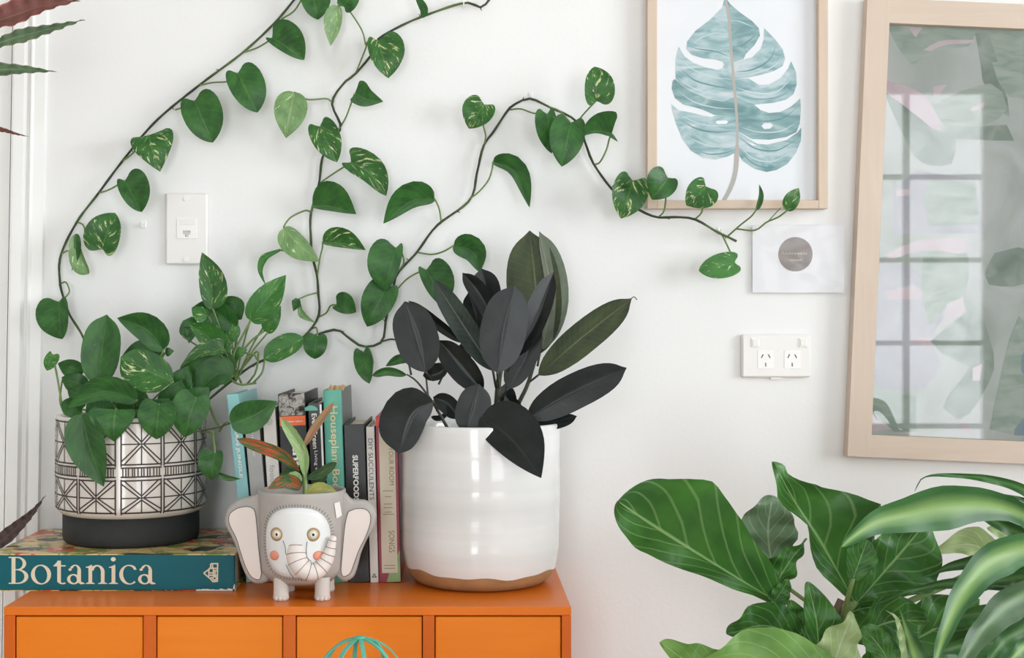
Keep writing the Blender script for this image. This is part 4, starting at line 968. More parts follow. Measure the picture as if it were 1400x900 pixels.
for cx in (384.5, 435):
    eye = facepatch(cx, 731, 9, 9.5, .004, .0012, 'eye', M['e_ring'], ele, n=24, rings=3)
    facepatch(cx, 731, 6.4, 6.6, .0055, .0006, 'eye_ring', M['e_ring2'], eye, n=20, rings=2)
    facepatch(cx + .3, 731, 4, 4.3, .0062, .0004, 'eye_white', M['e_white'], eye, n=16, rings=2)
    facepatch(cx + .6, 730.8, 1.7, 2.1, .0067, .0003, 'pupil', M['b_black'], eye, n=12, rings=2)
for cx in (381, 441.5): facepatch(cx, 760.5, 6.6, 6.6, .0044, .0012, 'cheek', M['e_cheek'], ele, n=20, rings=3)
tp = [(412, 728), (412, 741), (412, 752), (413.5, 765), (420, 776), (432, 782), (444, 778), (454, 764), (459, 748), (462.5, 734)]
trd = [8, 12, 14.2, 13.6, 12.6, 12, 11, 9.2, 6.5, 4.2]
lf = [-.016, -.0095, -.004, .001, .004, .005, .006, .008, .010, .012]
ctr = cr([onface(p[0], p[1], l) for p, l in zip(tp, lf)], 40)
rad = [max(.002, v.x) * fs for v in cr([Vector((r, i * 4, 0)) for i, r in enumerate(trd)], 40)]
rad[-1] *= .55; rad.insert(len(rad) - 1, rad[-1] * 1.5); ctr.insert(len(ctr) - 1, ctr[-1].lerp(ctr[-2], .25))
mb = MB(); mb.tube(ctr, rad, 18); trunk = mb.build('trunk', M['e_pink'], ele, True)
mb = MB()
for i in range(4, 40, 3):
    t = (ctr[i + 1] - ctr[i - 1]).normalized(); a = Vector((0, -1, 0)); a = (a - t * a.dot(t)).normalized(); c = t.cross(a)
    pts = [ctr[i] + (a * math.cos(w) + c * math.sin(w)) * (rad[i] + .0001) for w in [(-105 + 210 * k / 14) * math.pi / 180 for k in range(15)]]
    mb.tube(pts, .0004, 5)
mb.build('trunk_line', M['e_line'], trunk)
mb = MB()
for pts in ([(394, 739), (397, 748), (397.5, 757)], [(427, 740), (426, 752), (427, 762), (433, 768)], [(398, 772), (404, 784), (409, 791)]):
    mb.tube(cr([onface(p[0], p[1], .0046) for p in pts], 8), .0004, 5)
mb.build('brow_line', M['e_line'], face)
def E2(cx, cy): return ((280 + cx / 3.75 - VX) * es + 0, ZC - (600 + cy / 3.75 - VY) * es)
earL = [(322, 300), (290, 272), (250, 290), (190, 304), (140, 333), (112, 380), (110, 440), (140, 495), (168, 560), (192, 640), (222, 705), (262, 738), (310, 735), (345, 700), (345, 500)]
inL = [(140, 375), (175, 350), (230, 341), (263, 360), (274, 430), (285, 560), (298, 685), (285, 712), (250, 700), (222, 655), (195, 580), (172, 505), (142, 445), (131, 405)]
earR = [(680, 300), (715, 268), (755, 308), (820, 312), (862, 340), (882, 390), (868, 450), (832, 515), (802, 585), (784, 655), (764, 705), (720, 728), (680, 705), (655, 640), (655, 480)]
inR = [(742, 366), (782, 351), (830, 355), (853, 385), (850, 432), (828, 495), (795, 562), (770, 630), (750, 680), (718, 696), (704, 672), (712, 560), (722, 450), (732, 395)]
for out, inn in ((earL, inL), (earR, inR)):
    o2 = cr([Vector((*E2(*p), 0)) for p in out + [out[0]]], 61)[:-1]; n = 60
    cx = sum(p.x for p in o2) / n; cz = sum(p.y for p in o2) / n
    mb = MB(); lay = [(.80, .011), (.9, .0105), (.97, .0075), (1.0, .002), (1.0, -.004), (.95, -.009), (.8, -.011)]
    for sc_, d in lay:
        for p in o2: mb.v.append(Vector((cx + (p.x - cx) * sc_, ey - .004 - d, cz + (p.y - cz) * (1 - (1 - sc_) * .6))))
    for k in range(len(lay) - 1):
        for i in range(n):
            j = (i + 1) % n; mb.f.append((k*n + i, k*n + j, (k+1)*n + j, (k+1)*n + i)); mb.m.append(0)
    mb.f.append(tuple(range(n))[::-1]); mb.m.append(0); mb.f.append(tuple(range((len(lay)-1)*n, len(lay)*n))); mb.m.append(0)
    ear = mb.build('ear', M['eleph'], ele, True)
    i2 = cr([Vector((*E2(*p), 0)) for p in inn + [inn[0]]], 41)[:-1]
    mb = MB(); yy = ey - .004 - .0125
    mb.prism([Vector((p.x, yy, p.y)) for p in i2], (0, .003, 0)); mb.build('inner_ear', M['e_pink'], ear)
    mb = MB(); q = [Vector((p.x, yy, p.y)) for p in i2]; mb.tube(q + [q[0]], .0005, 5, cap=False); mb.build('ear_line', M['e_line'], ear)
for (lx, ly) in ((-.026, -.036), (.0335, -.036), (-.026, .03), (.0335, .03)):
    mb = MB(); X, Y = ex + lx, ey + ly
    mb.lathe([(0, CT), (.0105, CT), (.0118, CT + .003), (.011, CT + .010), (.0108, ZB + .012)], 20, (X, Y, 0)); lg = mb.build('leg', M['e_foot'], ele, True)
    if ly < 0:
        for k in (-1, 0, 1):
            mb = MB(); a = k * .55; c = Vector((X + .0105 * math.sin(a), Y - .0105 * math.cos(a), CT + .003))
            mb.lathe([(0, -.003), (.0026, -.002), (.003, 0), (.0022, .003), (0, .0042)], 10, c); mb.build('toe', M['e_foot'], lg, True)
mb = MB()
for q in ((462, 691), (468.5, 690), (471, 710), (464.5, 713)): mb.v.append(onface(q[0], q[1], .0012))
mb.f.append((0, 1, 2, 3)); mb.m.append(0); mb.build('price_sticker', M['ink_w'], ele)
# the little plant in it
mb = MB(); mb.tube(cr([P(417, 690, 1.985), P(417, 660, 1.985), P(416, 625, 1.98), P(414, 604, 1.98)], 12), [.0045, .0042, .004, .0038, .0036, .0033, .003, .0028, .0026, .0023, .002, .0016], 8)
es1 = mb.build('stem', plain('pale_green_stem', '#93ac6d', 0.5, noise=0.15), ele, True)
def el(mat, pts, R, L, D, dD=0, shape='e', **kw):
    n = len(pts); leaf(es1, M[mat], [(p[0], p[1], D + dD * i / (n - 1)) for i, p in enumerate(pts)], R, L, shape, **kw)
el('ag1', [(410, 645), (386, 622), (352, 609), (323, 600)], 8, 10, 1.975, -.05, roll=.2)
el('ag2', [(417, 652), (414, 622), (400, 595), (383, 571)], 9, 8, 1.97, -.01, fold=.5)
el('ag3', [(415, 612), (430, 585), (457, 549)], 6, 5, 1.985, 0.01, fold=.5)
el('ag4', [(420, 655), (440, 646), (461, 632)], 7, 7, 1.98, 0.0, fold=.3)
el('ag1', [(412, 667), (390, 660), (366, 669)], 12, 8, 1.96, -.01, shape='o')
el('ag4', [(415, 660), (398, 650), (378, 660)], 12, 8, 1.99, 0, shape='o')
el('ag5', [(420, 676), (438, 668), (460, 672)], 6, 9, 1.95, 0, shape='o')
el('ag4', [(412, 665), (400, 655), (393, 645)], 8, 9, 1.97)
el('ag2', [(412, 660), (402, 652), (396, 660)], 8, 5, 1.96)
el('ag4', [(425, 668), (440, 655), (446, 645)], 6, 6, 2.0)

# ---------------------------------------------------------------- plates on the wall
PW = lambda px, py, d=0.0: Vector(((px - VX) * sW, -d, ZC - (py - VY) * sW))
def wbox(mb, x0, x1, y0, y1, d0, d1, mi=0, bev=0.0): mb.quad_box((x0 - VX) * sW, (x1 - VX) * sW, -d1, -d0, ZC - (y1 - VY) * sW, ZC - (y0 - VY) * sW, mi, bev)
def wobj(name, x0, x1, y0, y1, d0, d1, mat, par, bev=0.0): mb = MB(); wbox(mb, x0, x1, y0, y1, d0, d1, 0, bev); return mb.build(name, mat, par)
def disc(mb, cx, cy, r, d0, d1, n=20): mb.prism([PW(cx + r * math.cos(2 * math.pi * i / n), cy + r * math.sin(2 * math.pi * i / n), d0) for i in range(n)], (0, -(d1 - d0), 0))
def cut(o, prisms):
    """cut real openings into a plate; prisms = list of (points on the wall plane at depth d0, d1)"""
    mb = MB()
    for pts, d1 in prisms: mb.prism(pts, (0, -d1, 0))
    c = mb.build('cutter', M['plastic'])
    # consistent outward normals for the boolean
    import bmesh
    for me in (c.data, o.data):
        bm = bmesh.new(); bm.from_mesh(me); bmesh.ops.recalc_face_normals(bm, faces=bm.faces); bm.to_mesh(me); bm.free()
    md = o.modifiers.new('openings', 'BOOLEAN'); md.operation = 'DIFFERENCE'; md.solver = 'EXACT'; md.object = c
    dg = bpy.context.evaluated_depsgraph_get(); me = bpy.data.meshes.new_from_object(o.evaluated_get(dg))
    o.modifiers.clear(); o.data = me; bpy.data.objects.remove(c)
t = thing('telephone_socket', 'white rectangular telephone wall socket with a single jack above the potted pothos', 'wall socket', PW(256, 361))
fp = wobj('face_plate', 228, 285, 264.5, 362, 0, .009, M['plastic'], t, .0025)
for cy in (272, 355):
    mb = MB(); disc(mb, 256.5, cy, 4, .0088, .0102); mb.build('screw_cap', M['plastic2'], t)
j = wobj('jack_module', 243.5, 270.5, 299.5, 327, .0088, .0103, M['plastic2'], t, .0004)
wobj('label_window', 247, 268, 301, 308, .0102, .0107, M['plastic'], j, .0003)
jo = ((251.5, 316), (262, 316), (262, 321), (259, 321), (259, 324.5), (254.5, 324.5), (254.5, 321), (251.5, 321))
for o_ in (fp, j): cut(o_, [([PW(x, y, .002) for x, y in jo], .012)])
mb = MB(); mb.prism([PW(x, y, .0021) for x, y in jo], (0, -.0008, 0)); mb.build('jack_contacts', M['plastic'], j)
t = thing('power_outlet', 'white double power outlet with two switches below the plastic packet', 'power outlet', PW(1060, 516))
fp = wobj('face_plate', 1013, 1106.5, 457, 516, 0, .010, M['plastic'], t, .0025); allslots = []
for cx in (1031, 1096):
    r_ = wobj('switch', cx - 6, cx + 6, 462, 475, .0098, .0115, M['plastic2'], t, .0008)
    wobj('rocker', cx - 4, cx + 4, 464, 473, .0114, .0128, M['plastic'], r_, .0006)
for cx in (1045, 1081):
    so = wobj('socket_face', cx - 11, cx + 11, 479, 504, .0098, .0106, M['plastic2'], t, .0004)
    slots = []
    for (ax, ay, bx, by) in ((cx - 3.5, 484.5, cx - 6, 489.5), (cx + 3.5, 484.5, cx + 6, 489.5), (cx, 496, cx, 501)):
        dx, dy = bx - ax, by - ay; l = math.hypot(dx, dy); nx, ny = -dy / l * .85, dx / l * .85
        pts = [PW(ax + nx, ay + ny, .0015), PW(bx + nx, by + ny, .0015), PW(bx - nx, by - ny, .0015), PW(ax - nx, ay - ny, .0015)]; slots.append((pts, .012))
        mb = MB(); mb.prism([p + Vector((0, -.0001, 0)) for p in pts], (0, -.0015, 0)); mb.build('pin_slot', M['plastic2'], so)
    cut(so, slots); allslots += slots
cut(fp, allslots)
wobj('latch_tab', 1053, 1068, 515.5, 518.5, .001, .006, M['plastic2'], t)
# small clear adhesive vine clips
M['clear'] = plain('clear_plastic_clip', '#f4f4f2', 0.2, noise=0.02)
for (cx, cy, nm) in ((726, 131, 'clear plastic vine clip at the top of the arching vine'), (984, 316, 'clear plastic vine clip where the long vine forks'), (634, 6, 'clear plastic vine clip on the highest green runner'), (197, 307, 'spare clear adhesive clip on bare wall beside the telephone socket')):
    c = thing('vine_clip', nm, 'wall clip', PW(cx, cy))
    wobj('pad', cx - 3, cx + 3, cy - 5, cy + 5, 0, .0015, M['clear'], c, .0006)
    mb = MB(); ctrc = PW(cx, cy + 3, .0135); mb.tube([ctrc + Vector((0, .006 * math.cos(a) , .006 * math.sin(a))) for a in [math.radians(-30 + 240 * k / 12) for k in range(13)]], .0011, 6); mb.build('hook', M['clear'], c, True)
    mb = MB(); mb.tube([PW(cx, cy + 1, .001), PW(cx, cy + 1, .010)], .001, 6); mb.build('post', M['clear'], c, True)

# ---------------------------------------------------------------- monstera print
M['print_paper'] = plain('white_print_paper', '#e4e6e9', 0.8, noise=0.02, nscale=20)
M['wc'] = watercolour('blue_green_watercolour', ['#6f9397', '#93b0b3', '#b2c6c9', '#cdd2d5'], 18, (1, 1, 3))
M['wc2'] = watercolour('deep_blue_green_watercolour', ['#688c8e', '#86a5a7', '#afc4c6'], 18, (1, 1, 3))
M['wc_rib'] = watercolour('taupe_midrib', ['#aeb0aa', '#b7aaa2', '#9fb3b3'], 20)
mo = thing('framed_leaf_print', 'slim oak frame holding a blue green watercolour of a split monstera leaf', 'picture', PW(1005, 287))
FT = -75
wobj('frame_side', 882.5, 895.5, FT, 287, .001, .024, M['oak'], mo, .0008); wobj('frame_side', 1114, 1127, FT, 287, .001, .024, M['oak'], mo, .0008)
wobj('frame_rail', 895.5, 1114, 275.5, 287, .001, .0238, M['oak_h'], mo, .0008); wobj('frame_rail', 895.5, 1114, FT, FT + 12, .001, .0238, M['oak_h'], mo, .0008)
pp = wobj('print', 895, 1114.5, FT + 11, 276, .003, .008, M['print_paper'], mo)
C3 = lambda p, d: PW(860 + p[0] / 3, p[1] / 3, d)
lobes = [
 [(390, -8), (378, 35), (330, 85), (270, 130), (235, 175), (232, 205), (255, 230), (300, 243), (350, 248), (400, 262), (416, 262), (408, 130), (398, 40)],
 [(200, 195), (225, 235), (260, 262), (310, 280), (360, 291), (380, 284), (386, 268), (380, 256), (416, 262), (433, 400), (395, 413), (380, 419), (320, 405), (250, 375), (205, 345), (188, 325), (188, 250)],
 [(186, 328), (205, 347), (250, 378), (320, 408), (380, 420), (433, 400), (441, 480), (400, 478), (345, 474), (310, 458), (280, 447), (220, 432), (185, 405), (172, 365), (176, 335)],
 [(170, 430), (200, 455), (250, 465), (300, 478), (335, 483), (352, 476), (400, 478), (441, 480), (439, 625), (400, 645), (350, 657), (300, 650), (250, 620), (215, 570), (190, 510), (175, 460)],
 [(390, -8), (410, 20), (450, 55), (500, 90), (528, 120), (533, 150), (510, 190), (475, 225), (466, 246), (416, 262), (408, 130), (398, 40)],
 [(550, 120), (590, 160), (625, 205), (636, 245), (625, 275), (590, 295), (540, 310), (485, 322), (424, 330), (416, 262), (466, 248), (500, 240), (535, 205), (549, 165)],
 [(660, 255), (680, 300), (683, 350), (670, 390), (640, 412), (590, 425), (540, 430), (510, 433), (433, 400), (424, 330), (485, 325), (530, 352), (570, 350), (620, 322), (648, 285)],
 [(697, 408), (700, 450), (695, 510), (682, 545), (640, 565), (570, 576), (500, 573), (441, 540), (441, 480), (433, 400), (510, 433), (535, 455), (570, 467), (615, 463), (660, 440)],
 [(702, 525), (700, 580), (680, 630), (645, 675), (600, 700), (560, 708), (510, 695), (460, 660), (439, 625), (441, 540), (480, 568), (520, 592), (560, 596), (640, 578), (685, 547)]]
for i, lb in enumerate(lobes):
    mb = MB(); mb.poly([C3(p, .0083 + .00005 * (i % 2)) for p in lb]); o = mb.build('painted_lobe', M['wc2'] if i in (2, 4, 7) else M['wc'], pp)
for q in ([(350, 505), (358, 498), (395, 497), (403, 503), (395, 512), (360, 513)], [(538, 520), (550, 509), (575, 508), (586, 517), (575, 531), (550, 533)], [(478, 582), (500, 590), (522, 600), (500, 599)]):
    mb = MB(); mb.poly([C3(p, .0086) for p in q]); mb.build('painted_hole', M['print_paper'], pp)
mb = MB()
rib = cr([Vector((*p, 0)) for p in ((390, -10), (406, 80), (414, 200), (424, 320), (436, 460), (440, 560), (438, 640), (432, 710), (414, 770), (386, 823))], 40)
for i in range(39):
    w0, w1 = 5.5 + 4 * (i > 28), 5.5 + 4 * (i > 27); a, b2 = rib[i], rib[i + 1]
    mb.poly([C3((a.x - w0, a.y), .0085), C3((a.x + w0, a.y), .0085), C3((b2.x + w1, b2.y), .0085), C3((b2.x - w1, b2.y), .0085)])
mb.build('painted_midrib', M['wc_rib'], pp)
M['wc_pale'] = watercolour('pale_blue_wash', ['#b9cccf', '#c9d5d8'], 20); M['wc_deep'] = watercolour('deep_teal_wash', ['#5f8688', '#75979a'], 20)
def brush(pts, w, mname, d):
    mb = MB(); q = cr([Vector((*p, 0)) for p in pts], 14)
    for i in range(13):
        a, b2 = q[i], q[i + 1]; wa, wb = w * math.sin(math.pi * (i + .15) / 13.3), w * math.sin(math.pi * (i + 1.15) / 13.3); t = (b2 - a).normalized(); n = Vector((-t.y, t.x, 0))
        mb.poly([C3(a + n * wa, d), C3(b2 + n * wb, d), C3(b2 - n * wb, d), C3(a - n * wa, d)])
    mb.build('painted_vein', M[mname], pp)
for i, (pts, w, c) in enumerate((
 ([(414, 240), (350, 215), (280, 205), (245, 195)], 2.5, 'wc_deep'), ([(410, 150), (350, 140), (290, 160), (255, 190)], 2, 'wc_pale'), ([(412, 200), (460, 190), (500, 160), (522, 135)], 2.5, 'wc_deep'), ([(405, 90), (440, 90), (480, 105), (515, 120)], 2, 'wc_pale'),
 ([(428, 370), (340, 355), (260, 330), (205, 280)], 3, 'wc_deep'), ([(424, 330), (340, 320), (260, 290), (215, 250)], 2.5, 'wc_pale'), ([(432, 400), (340, 390), (250, 360), (195, 320)], 2.5, 'wc_pale'),
 ([(436, 450), (350, 445), (260, 420), (190, 370)], 2.5, 'wc_pale'), ([(438, 540), (350, 545), (270, 530), (200, 490)], 3, 'wc_deep'), ([(438, 590), (360, 605), (290, 590), (225, 555)], 2.5, 'wc_pale'), ([(438, 615), (380, 632), (320, 635), (280, 620)], 2.5, 'wc_deep'), ([(438, 510), (350, 520), (270, 505), (190, 465)], 2, 'wc_pale'),
 ([(420, 300), (500, 290), (570, 250), (600, 190)], 3, 'wc_deep'), ([(424, 318), (510, 305), (590, 275), (625, 230)], 2.5, 'wc_pale'), ([(430, 360), (510, 385), (600, 380), (665, 320)], 3, 'wc_pale'), ([(432, 390), (520, 410), (610, 400), (670, 360)], 2, 'wc_deep'),
 ([(440, 480), (530, 500), (620, 490), (690, 440)], 2.5, 'wc_deep'), ([(441, 520), (530, 545), (620, 540), (690, 500)], 2.5, 'wc_pale'), ([(442, 560), (510, 610), (600, 620), (690, 570)], 3, 'wc_deep'), ([(442, 590), (500, 650), (580, 665), (660, 630)], 2.5, 'wc_pale'), ([(442, 610), (500, 670), (560, 690), (610, 685)], 2, 'wc_deep'))):
    brush(pts, w, c, .00842 + .00001 * (i % 3))

# ---------------------------------------------------------------- large tilted frame with tropical print
M['bp'] = watercolour('pale_sage_wash', ['#b9c2b8', '#c9d0c8', '#d8dcd8', '#c3c9c2'], 6)
M['bp_green'] = watercolour('sage_green_wash', ['#a3b6a7', '#bac7ba', '#cad2c8'], 18, (1, 1, 3))
M['bp_dark'] = watercolour('grey_green_wash', ['#8c9c8f', '#a8b5a9', '#c0c9bf'], 20)
M['bp_pink'] = watercolour('blush_wash', ['#dcc6cc', '#e6d5d9', '#ecdfe2'], 10)
M['bp_lilac'] = watercolour('lilac_grey_wash', ['#b9b8bf', '#c8c7cd', '#d5d4da'], 9)
M['bp_blue'] = watercolour('dusty_blue_wash', ['#8fa3b0', '#a5b5bf'], 12)
# frame local coordinates in photograph pixels at the wall, turned clockwise about its lower left corner
big = thing('framed_tropical_print', 'large blush oak frame hanging slightly tilted with a pale tropical leaf print under glass', 'picture', PW(1153, 622))
ANG = math.radians(2.49)
def BW(u, v, d):   # u right along the bottom, v up, px
    x = 1153 + u * math.cos(ANG) + v * math.sin(ANG); y = 622 + u * math.sin(ANG) - v * math.cos(ANG)
    return PW(x, y, d)
def inv(px, py):
    dx, dy = px - 1153, py - 622
    return (dx * math.cos(ANG) + dy * math.sin(ANG), dx * math.sin(ANG) - dy * math.cos(ANG))
def bbox_(name, u0, u1, v0, v1, d0, d1, mat, par):
    mb = MB(); mb.prism([BW(u0, v0, d0), BW(u1, v0, d0), BW(u1, v1, d0), BW(u0, v1, d0)], (0, -(d1 - d0), 0)); return mb.build(name, mat, par)
BWd, BH = 455, 621
bbox_('frame_side', 0, 31, 0, BH, .001, .026, M['pink_oak'], big); bbox_('frame_side', BWd - 31, BWd, 0, BH, .001, .026, M['pink_oak'], big)
bbox_('frame_rail', 31, BWd - 31, 0, 30, .001, .026, M['pink_oak_h'], big); bbox_('frame_rail', 31, BWd - 31, BH - 33, BH, .001, .026, M['pink_oak_h'], big)
pr_ = bbox_('print', 30, BWd - 30, 29, BH - 32, .004, .009, M['bp'], big)
T3 = lambda p: (1170 + p[0] / 3, 20 + p[1] / 3)
B3 = lambda p: (1170 + p[0] / 3, 320 + p[1] / 3)
shapes = [
 ('bp_green', T3, [(122, 48), (690, 60), (690, 200), (560, 200), (520, 70), (480, 90), (470, 130), (350, 150), (290, 160), (240, 215), (200, 190), (150, 110)]),
 ('bp_dark', T3, [(108, 320), (170, 360), (330, 480), (400, 500), (380, 620), (260, 610), (230, 580), (160, 440)]),
 ('bp_dark', T3, [(480, 80), (530, 70), (620, 380), (600, 420), (520, 300), (500, 180)]),
 ('bp_green', T3, [(300, 380), (420, 320), (560, 290), (610, 400), (480, 470), (370, 470)]),
 ('bp_dark', T3, [(360, 470), (610, 455), (640, 520), (560, 520), (360, 510)]),
 ('bp_green', T3, [(550, 200), (690, 190), (690, 350), (620, 340), (575, 280)]),
 ('bp_lilac', T3, [(240, 640), (480, 680), (520, 900), (140, 900), (150, 720)]),
 ('bp_green', T3, [(290, 680), (480, 690), (500, 860), (300, 870), (270, 780)]),
 ('bp_pink', T3, [(110, 270), (250, 320), (310, 390), (340, 460), (325, 482), (270, 440), (180, 370), (108, 315)]),
 ('bp_pink', T3, [(205, 55), (265, 58), (238, 98)]), ('bp_pink', T3, [(270, 150), (340, 112), (475, 108), (470, 122), (360, 130), (290, 158)]),
 ('bp_pink', T3, [(310, 300), (365, 290), (335, 335), (312, 345)]), ('bp_pink', T3, [(460, 390), (520, 360), (515, 385), (470, 402)]),





 ('bp_pink', T3, [(160, 720), (215, 718), (210, 745), (155, 748)]),
 ('bp_lilac', B3, [(100, 110), (240, 150), (330, 290), (360, 330), (300, 430), (340, 530), (280, 620), (180, 520), (75, 380), (85, 230)]),
 ('bp_green', B3, [(270, 80), (440, 60), (440, 250), (350, 300), (300, 380), (260, 230)]),
 ('bp_lilac', B3, [(66, 390), (150, 460), (280, 610), (270, 640), (150, 640), (60, 600)]),
 ('bp_dark', B3, [(300, 440), (420, 340), (500, 330), (560, 520), (520, 640), (430, 760), (350, 700), (460, 540), (370, 510)]),
 ('bp_green', B3, [(540, 800), (600, 520), (640, 380), (690, 340), (690, 760), (640, 820)]),
 ('bp_dark', B3, [(560, 80), (640, 60), (690, 60), (690, 200), (540, 210), (520, 160)]),
 ('bp_blue', B3, [(640, 800), (690, 740), (690, 825), (640, 825)]), ('bp_blue', B3, [(670, 500), (690, 470), (690, 590), (668, 560)]),
 ('bp_green', B3, [(60, 640), (240, 640), (240, 810), (150, 810), (60, 720)]),
 ('bp_pink', B3, [(115, 85), (200, 45), (310, 22), (440, 20), (445, 80), (350, 75), (300, 60), (200, 85), (120, 108)]),
 ('bp_pink', B3, [(112, 235), (230, 210), (268, 240), (255, 265), (120, 272)]), ('bp_pink', B3, [(365, 290), (430, 258), (440, 320), (350, 370)]),
 ('bp_pink', B3, [(215, 430), (300, 415), (300, 470), (230, 450)]), ('bp_pink', B3, [(55, 740), (140, 800), (52, 808)]), ('bp_pink', B3, [(470, 550), (510, 530), (500, 600), (470, 600)]), ('bp_pink', B3, [(420, 760), (470, 810), (430, 815)]),




]
for i, (mname, fn, pts) in enumerate(shapes):
    mb = MB(); c = cr([Vector((*fn(p), 0)) for p in pts + [pts[0]]], len(pts) * 2 + 1)[:-1] if len(pts) > 5 else [Vector((*fn(p), 0)) for p in pts]
    q = []
    for p in c:
        u, v = inv(p.x, p.y); u = max(31, min(BWd - 31, u)); v = max(30, min(BH - 33, v)); q.append(BW(u, v, .0092 + i * .00004))
    mb.poly(q); mb.build('printed_shape', M[mname], pr_)
    q2 = []                                      # the pattern repeats mirrored over the half beyond the photograph's edge
    for p in c[::-1]:
        u, v = inv(p.x, p.y); u = max(240, min(BWd - 31, 488 - u * .98)); v = max(30, min(BH - 33, v - 14)); q2.append(BW(u, v, .0091 + i * .00004))
    mb = MB(); mb.poly(q2); mb.build('printed_shape', M[mname], pr_)
bbox_('glass_pane', 30.5, BWd - 30.5, 29.5, BH - 32.5, .014, .0155, M['frame_glass'], big)

# ---------------------------------------------------------------- plastic packet with round sticker
pk = thing('plastic_packet', 'clear plastic packet with white card and round grey brown sticker between the two frames', 'packet', PW(1090, 402))
cd = wobj('card', 1028, 1153, 309, 400.5, .004, .0048, plain('white_card', '#f0eff1', 0.7, noise=0.02), pk)
M['stick'] = watercolour('grey_brown_sticker', ['#8f8886', '#a59c99', '#968e8b'], 30)
mb = MB(); disc(mb, 1086.5, 348, 23.5, .0047, .0052, 36); st = mb.build('sticker', M['stick'], pk)
mb = MB()
for (x0, x1, y, a) in ((1066, 1102, 347, 2.6), (1079, 1095, 356, 1.6)):
    pts = [PW(x0 + (x1 - x0) * i / 40, y + a * math.sin(i * 1.9) * math.cos(i * .7), .0054) for i in range(41)]; mb.tube(pts, .0005, 4)
mb.build('script_lettering', M['ink_w'], st)
def film():
    m = thin_glass('clear_film', 0.45, (1, 1, 1, 1)); nt = m.node_tree
    tc = nt.nodes.new('ShaderNodeTexCoord'); n = nt.nodes.new('ShaderNodeTexNoise'); n.inputs['Scale'].default_value = 45; n.inputs['Detail'].default_value = 2; nt.links.new(tc.outputs['Object'], n.inputs['Vector'])
    bp = nt.nodes.new('ShaderNodeBump'); bp.inputs['Strength'].default_value = .2; bp.inputs['Distance'].default_value = .004; nt.links.new(n.outputs['Fac'], bp.inputs['Height'])
    for x in nt.nodes:
        if x.type in ('BSDF_GLOSSY', 'FRESNEL'): nt.links.new(bp.outputs['Normal'], x.inputs['Normal'])
        if x.type == 'BSDF_GLOSSY': x.inputs['Roughness'].default_value = .12
    return m
M['film'] = film()
mb = MB(); nx_, ny_ = 26, 18
for j in range(ny_ + 1):
    for i in range(nx_ + 1):
        u, v = i / nx_, j / ny_; d = .0062 + .0035 * math.sin(u * math.pi) * math.sin(v * math.pi) + .0012 * math.sin(u * 17 + v * 9) * math.sin(v * 13 - u * 5) + .0022 * max(0, 1 - abs((v - .45) - (u - .3) * .8) * 9)
        mb.v.append(PW(1025 + 131 * u, 307 + 95 * v, d))
for j in range(ny_):
    for i in range(nx_): a = j * (nx_ + 1) + i; mb.f.append((a, a + nx_ + 1, a + nx_ + 2, a + 1)); mb.m.append(0)
mb.build('plastic_film', M['film'], pk, True)

# ---------------------------------------------------------------- floor plants at the right
M['pot_terra'] = plain('terracotta', '#b06a45', 0.8, noise=0.12, nscale=30); M['pot_grey'] = plain('grey_planter', '#8f8f8c', 0.7, noise=0.08)
def floorpot(root, x, y, r, h, mat):
    mb = MB(); mb.lathe([(0, 0), (r * .72, 0), (r * .76, .006), (r * .97, h - .03), (r, h - .028), (r, h), (r * .93, h), (r * .9, h - .05), (r * .7, .05), (0, .05)], 48, (x, y, 0)); mb.build('pot', mat, root, True)
    mb = MB(); mb.lathe([(r * .91, h - .045), (0, h - .035)], 32, (x, y, 0)); mb.build('soil', M['soil'], root, True)
fx, fy = (1150 - VX) / F * 1.86, 1.86 - DW
fid = thing('fiddle_leaf_fig', 'leafy fiddle leaf fig with big veined bright green leaves beside the cabinet', 'potted plant', (fx, fy, 0))
floorpot(fid, fx, fy, .16, .32, M['pot_terra'])
def fstem(root, tops, bx, by, z0, r, mat, name='stem'):
    mb = MB(); q = cr([Vector((bx, by, z0))] + [P(*t) for t in tops], 24); mb.tube(q, [r * (1 - .55 * i / 23) for i in range(24)], 9); return mb.build(name, mat, root, True)
fs1 = fstem(fid, [(1150, 1050, 1.86), (1145, 930, 1.86), (1140, 850, 1.85), (1150, 820, 1.85)], fx, fy, .27, .011, M['stem_fid'])
fs2 = fstem(fid, [(1120, 1080, 1.82), (1080, 950, 1.8), (1075, 880, 1.8), (1068, 825, 1.82)], fx - .03, fy - .02, .27, .008, M['stem_fid'])
def fl(par, mat, pts, R, L, D, dD=0, shape='b', org=None, **kw):
    n = len(pts); q = [(p[0], p[1], p[2] if len(p) > 2 else D + dD * i / (n - 1)) for i, p in enumerate(pts)]
    kw.setdefault('wave', .010); kw.setdefault('nwave', 3.2); kw.setdefault('fold', .18)
    leaf(par, M[mat], q, R, L, shape, nt=26, ns=6, **kw)
    if org: petiole(par, [org, q[0]], .0032, M['stem_g'], n=4)
fl(fs2, 'fi1', [(1062, 823), (1003, 788), (922, 738), (873, 706), (845, 686)], [22, 60, 76, 84, 90, 94, 96, 94, 86, 70, 54], [6, 9, 8, 8, 9, 16, 30, 38, 40, 36, 28], 1.82, -.05, org=(1070, 835, 1.82), fold=.1, roll=.25, rt=14)
fl(fs2, 'fi1', [(1052, 818), (1075, 775), (1104, 737)], [4, 14, 16, 10, 0], [10, 26, 30, 14, 0], 1.83, org=(1068, 830, 1.82))
fl(fs2, 'fi1', [(1058, 824), (1070, 806), (1078, 792)], [12, 15, 12, 8], [10, 12, 12, 8], 1.815, rt=4, wave=.002)
fl(fs1, 'fi5', [(1058, 790), (1050, 730), (1056, 678)], [20, 38, 40, 36, 26], [20, 38, 42, 38, 26], 1.95, org=(1140, 850, 1.86), rt=6)
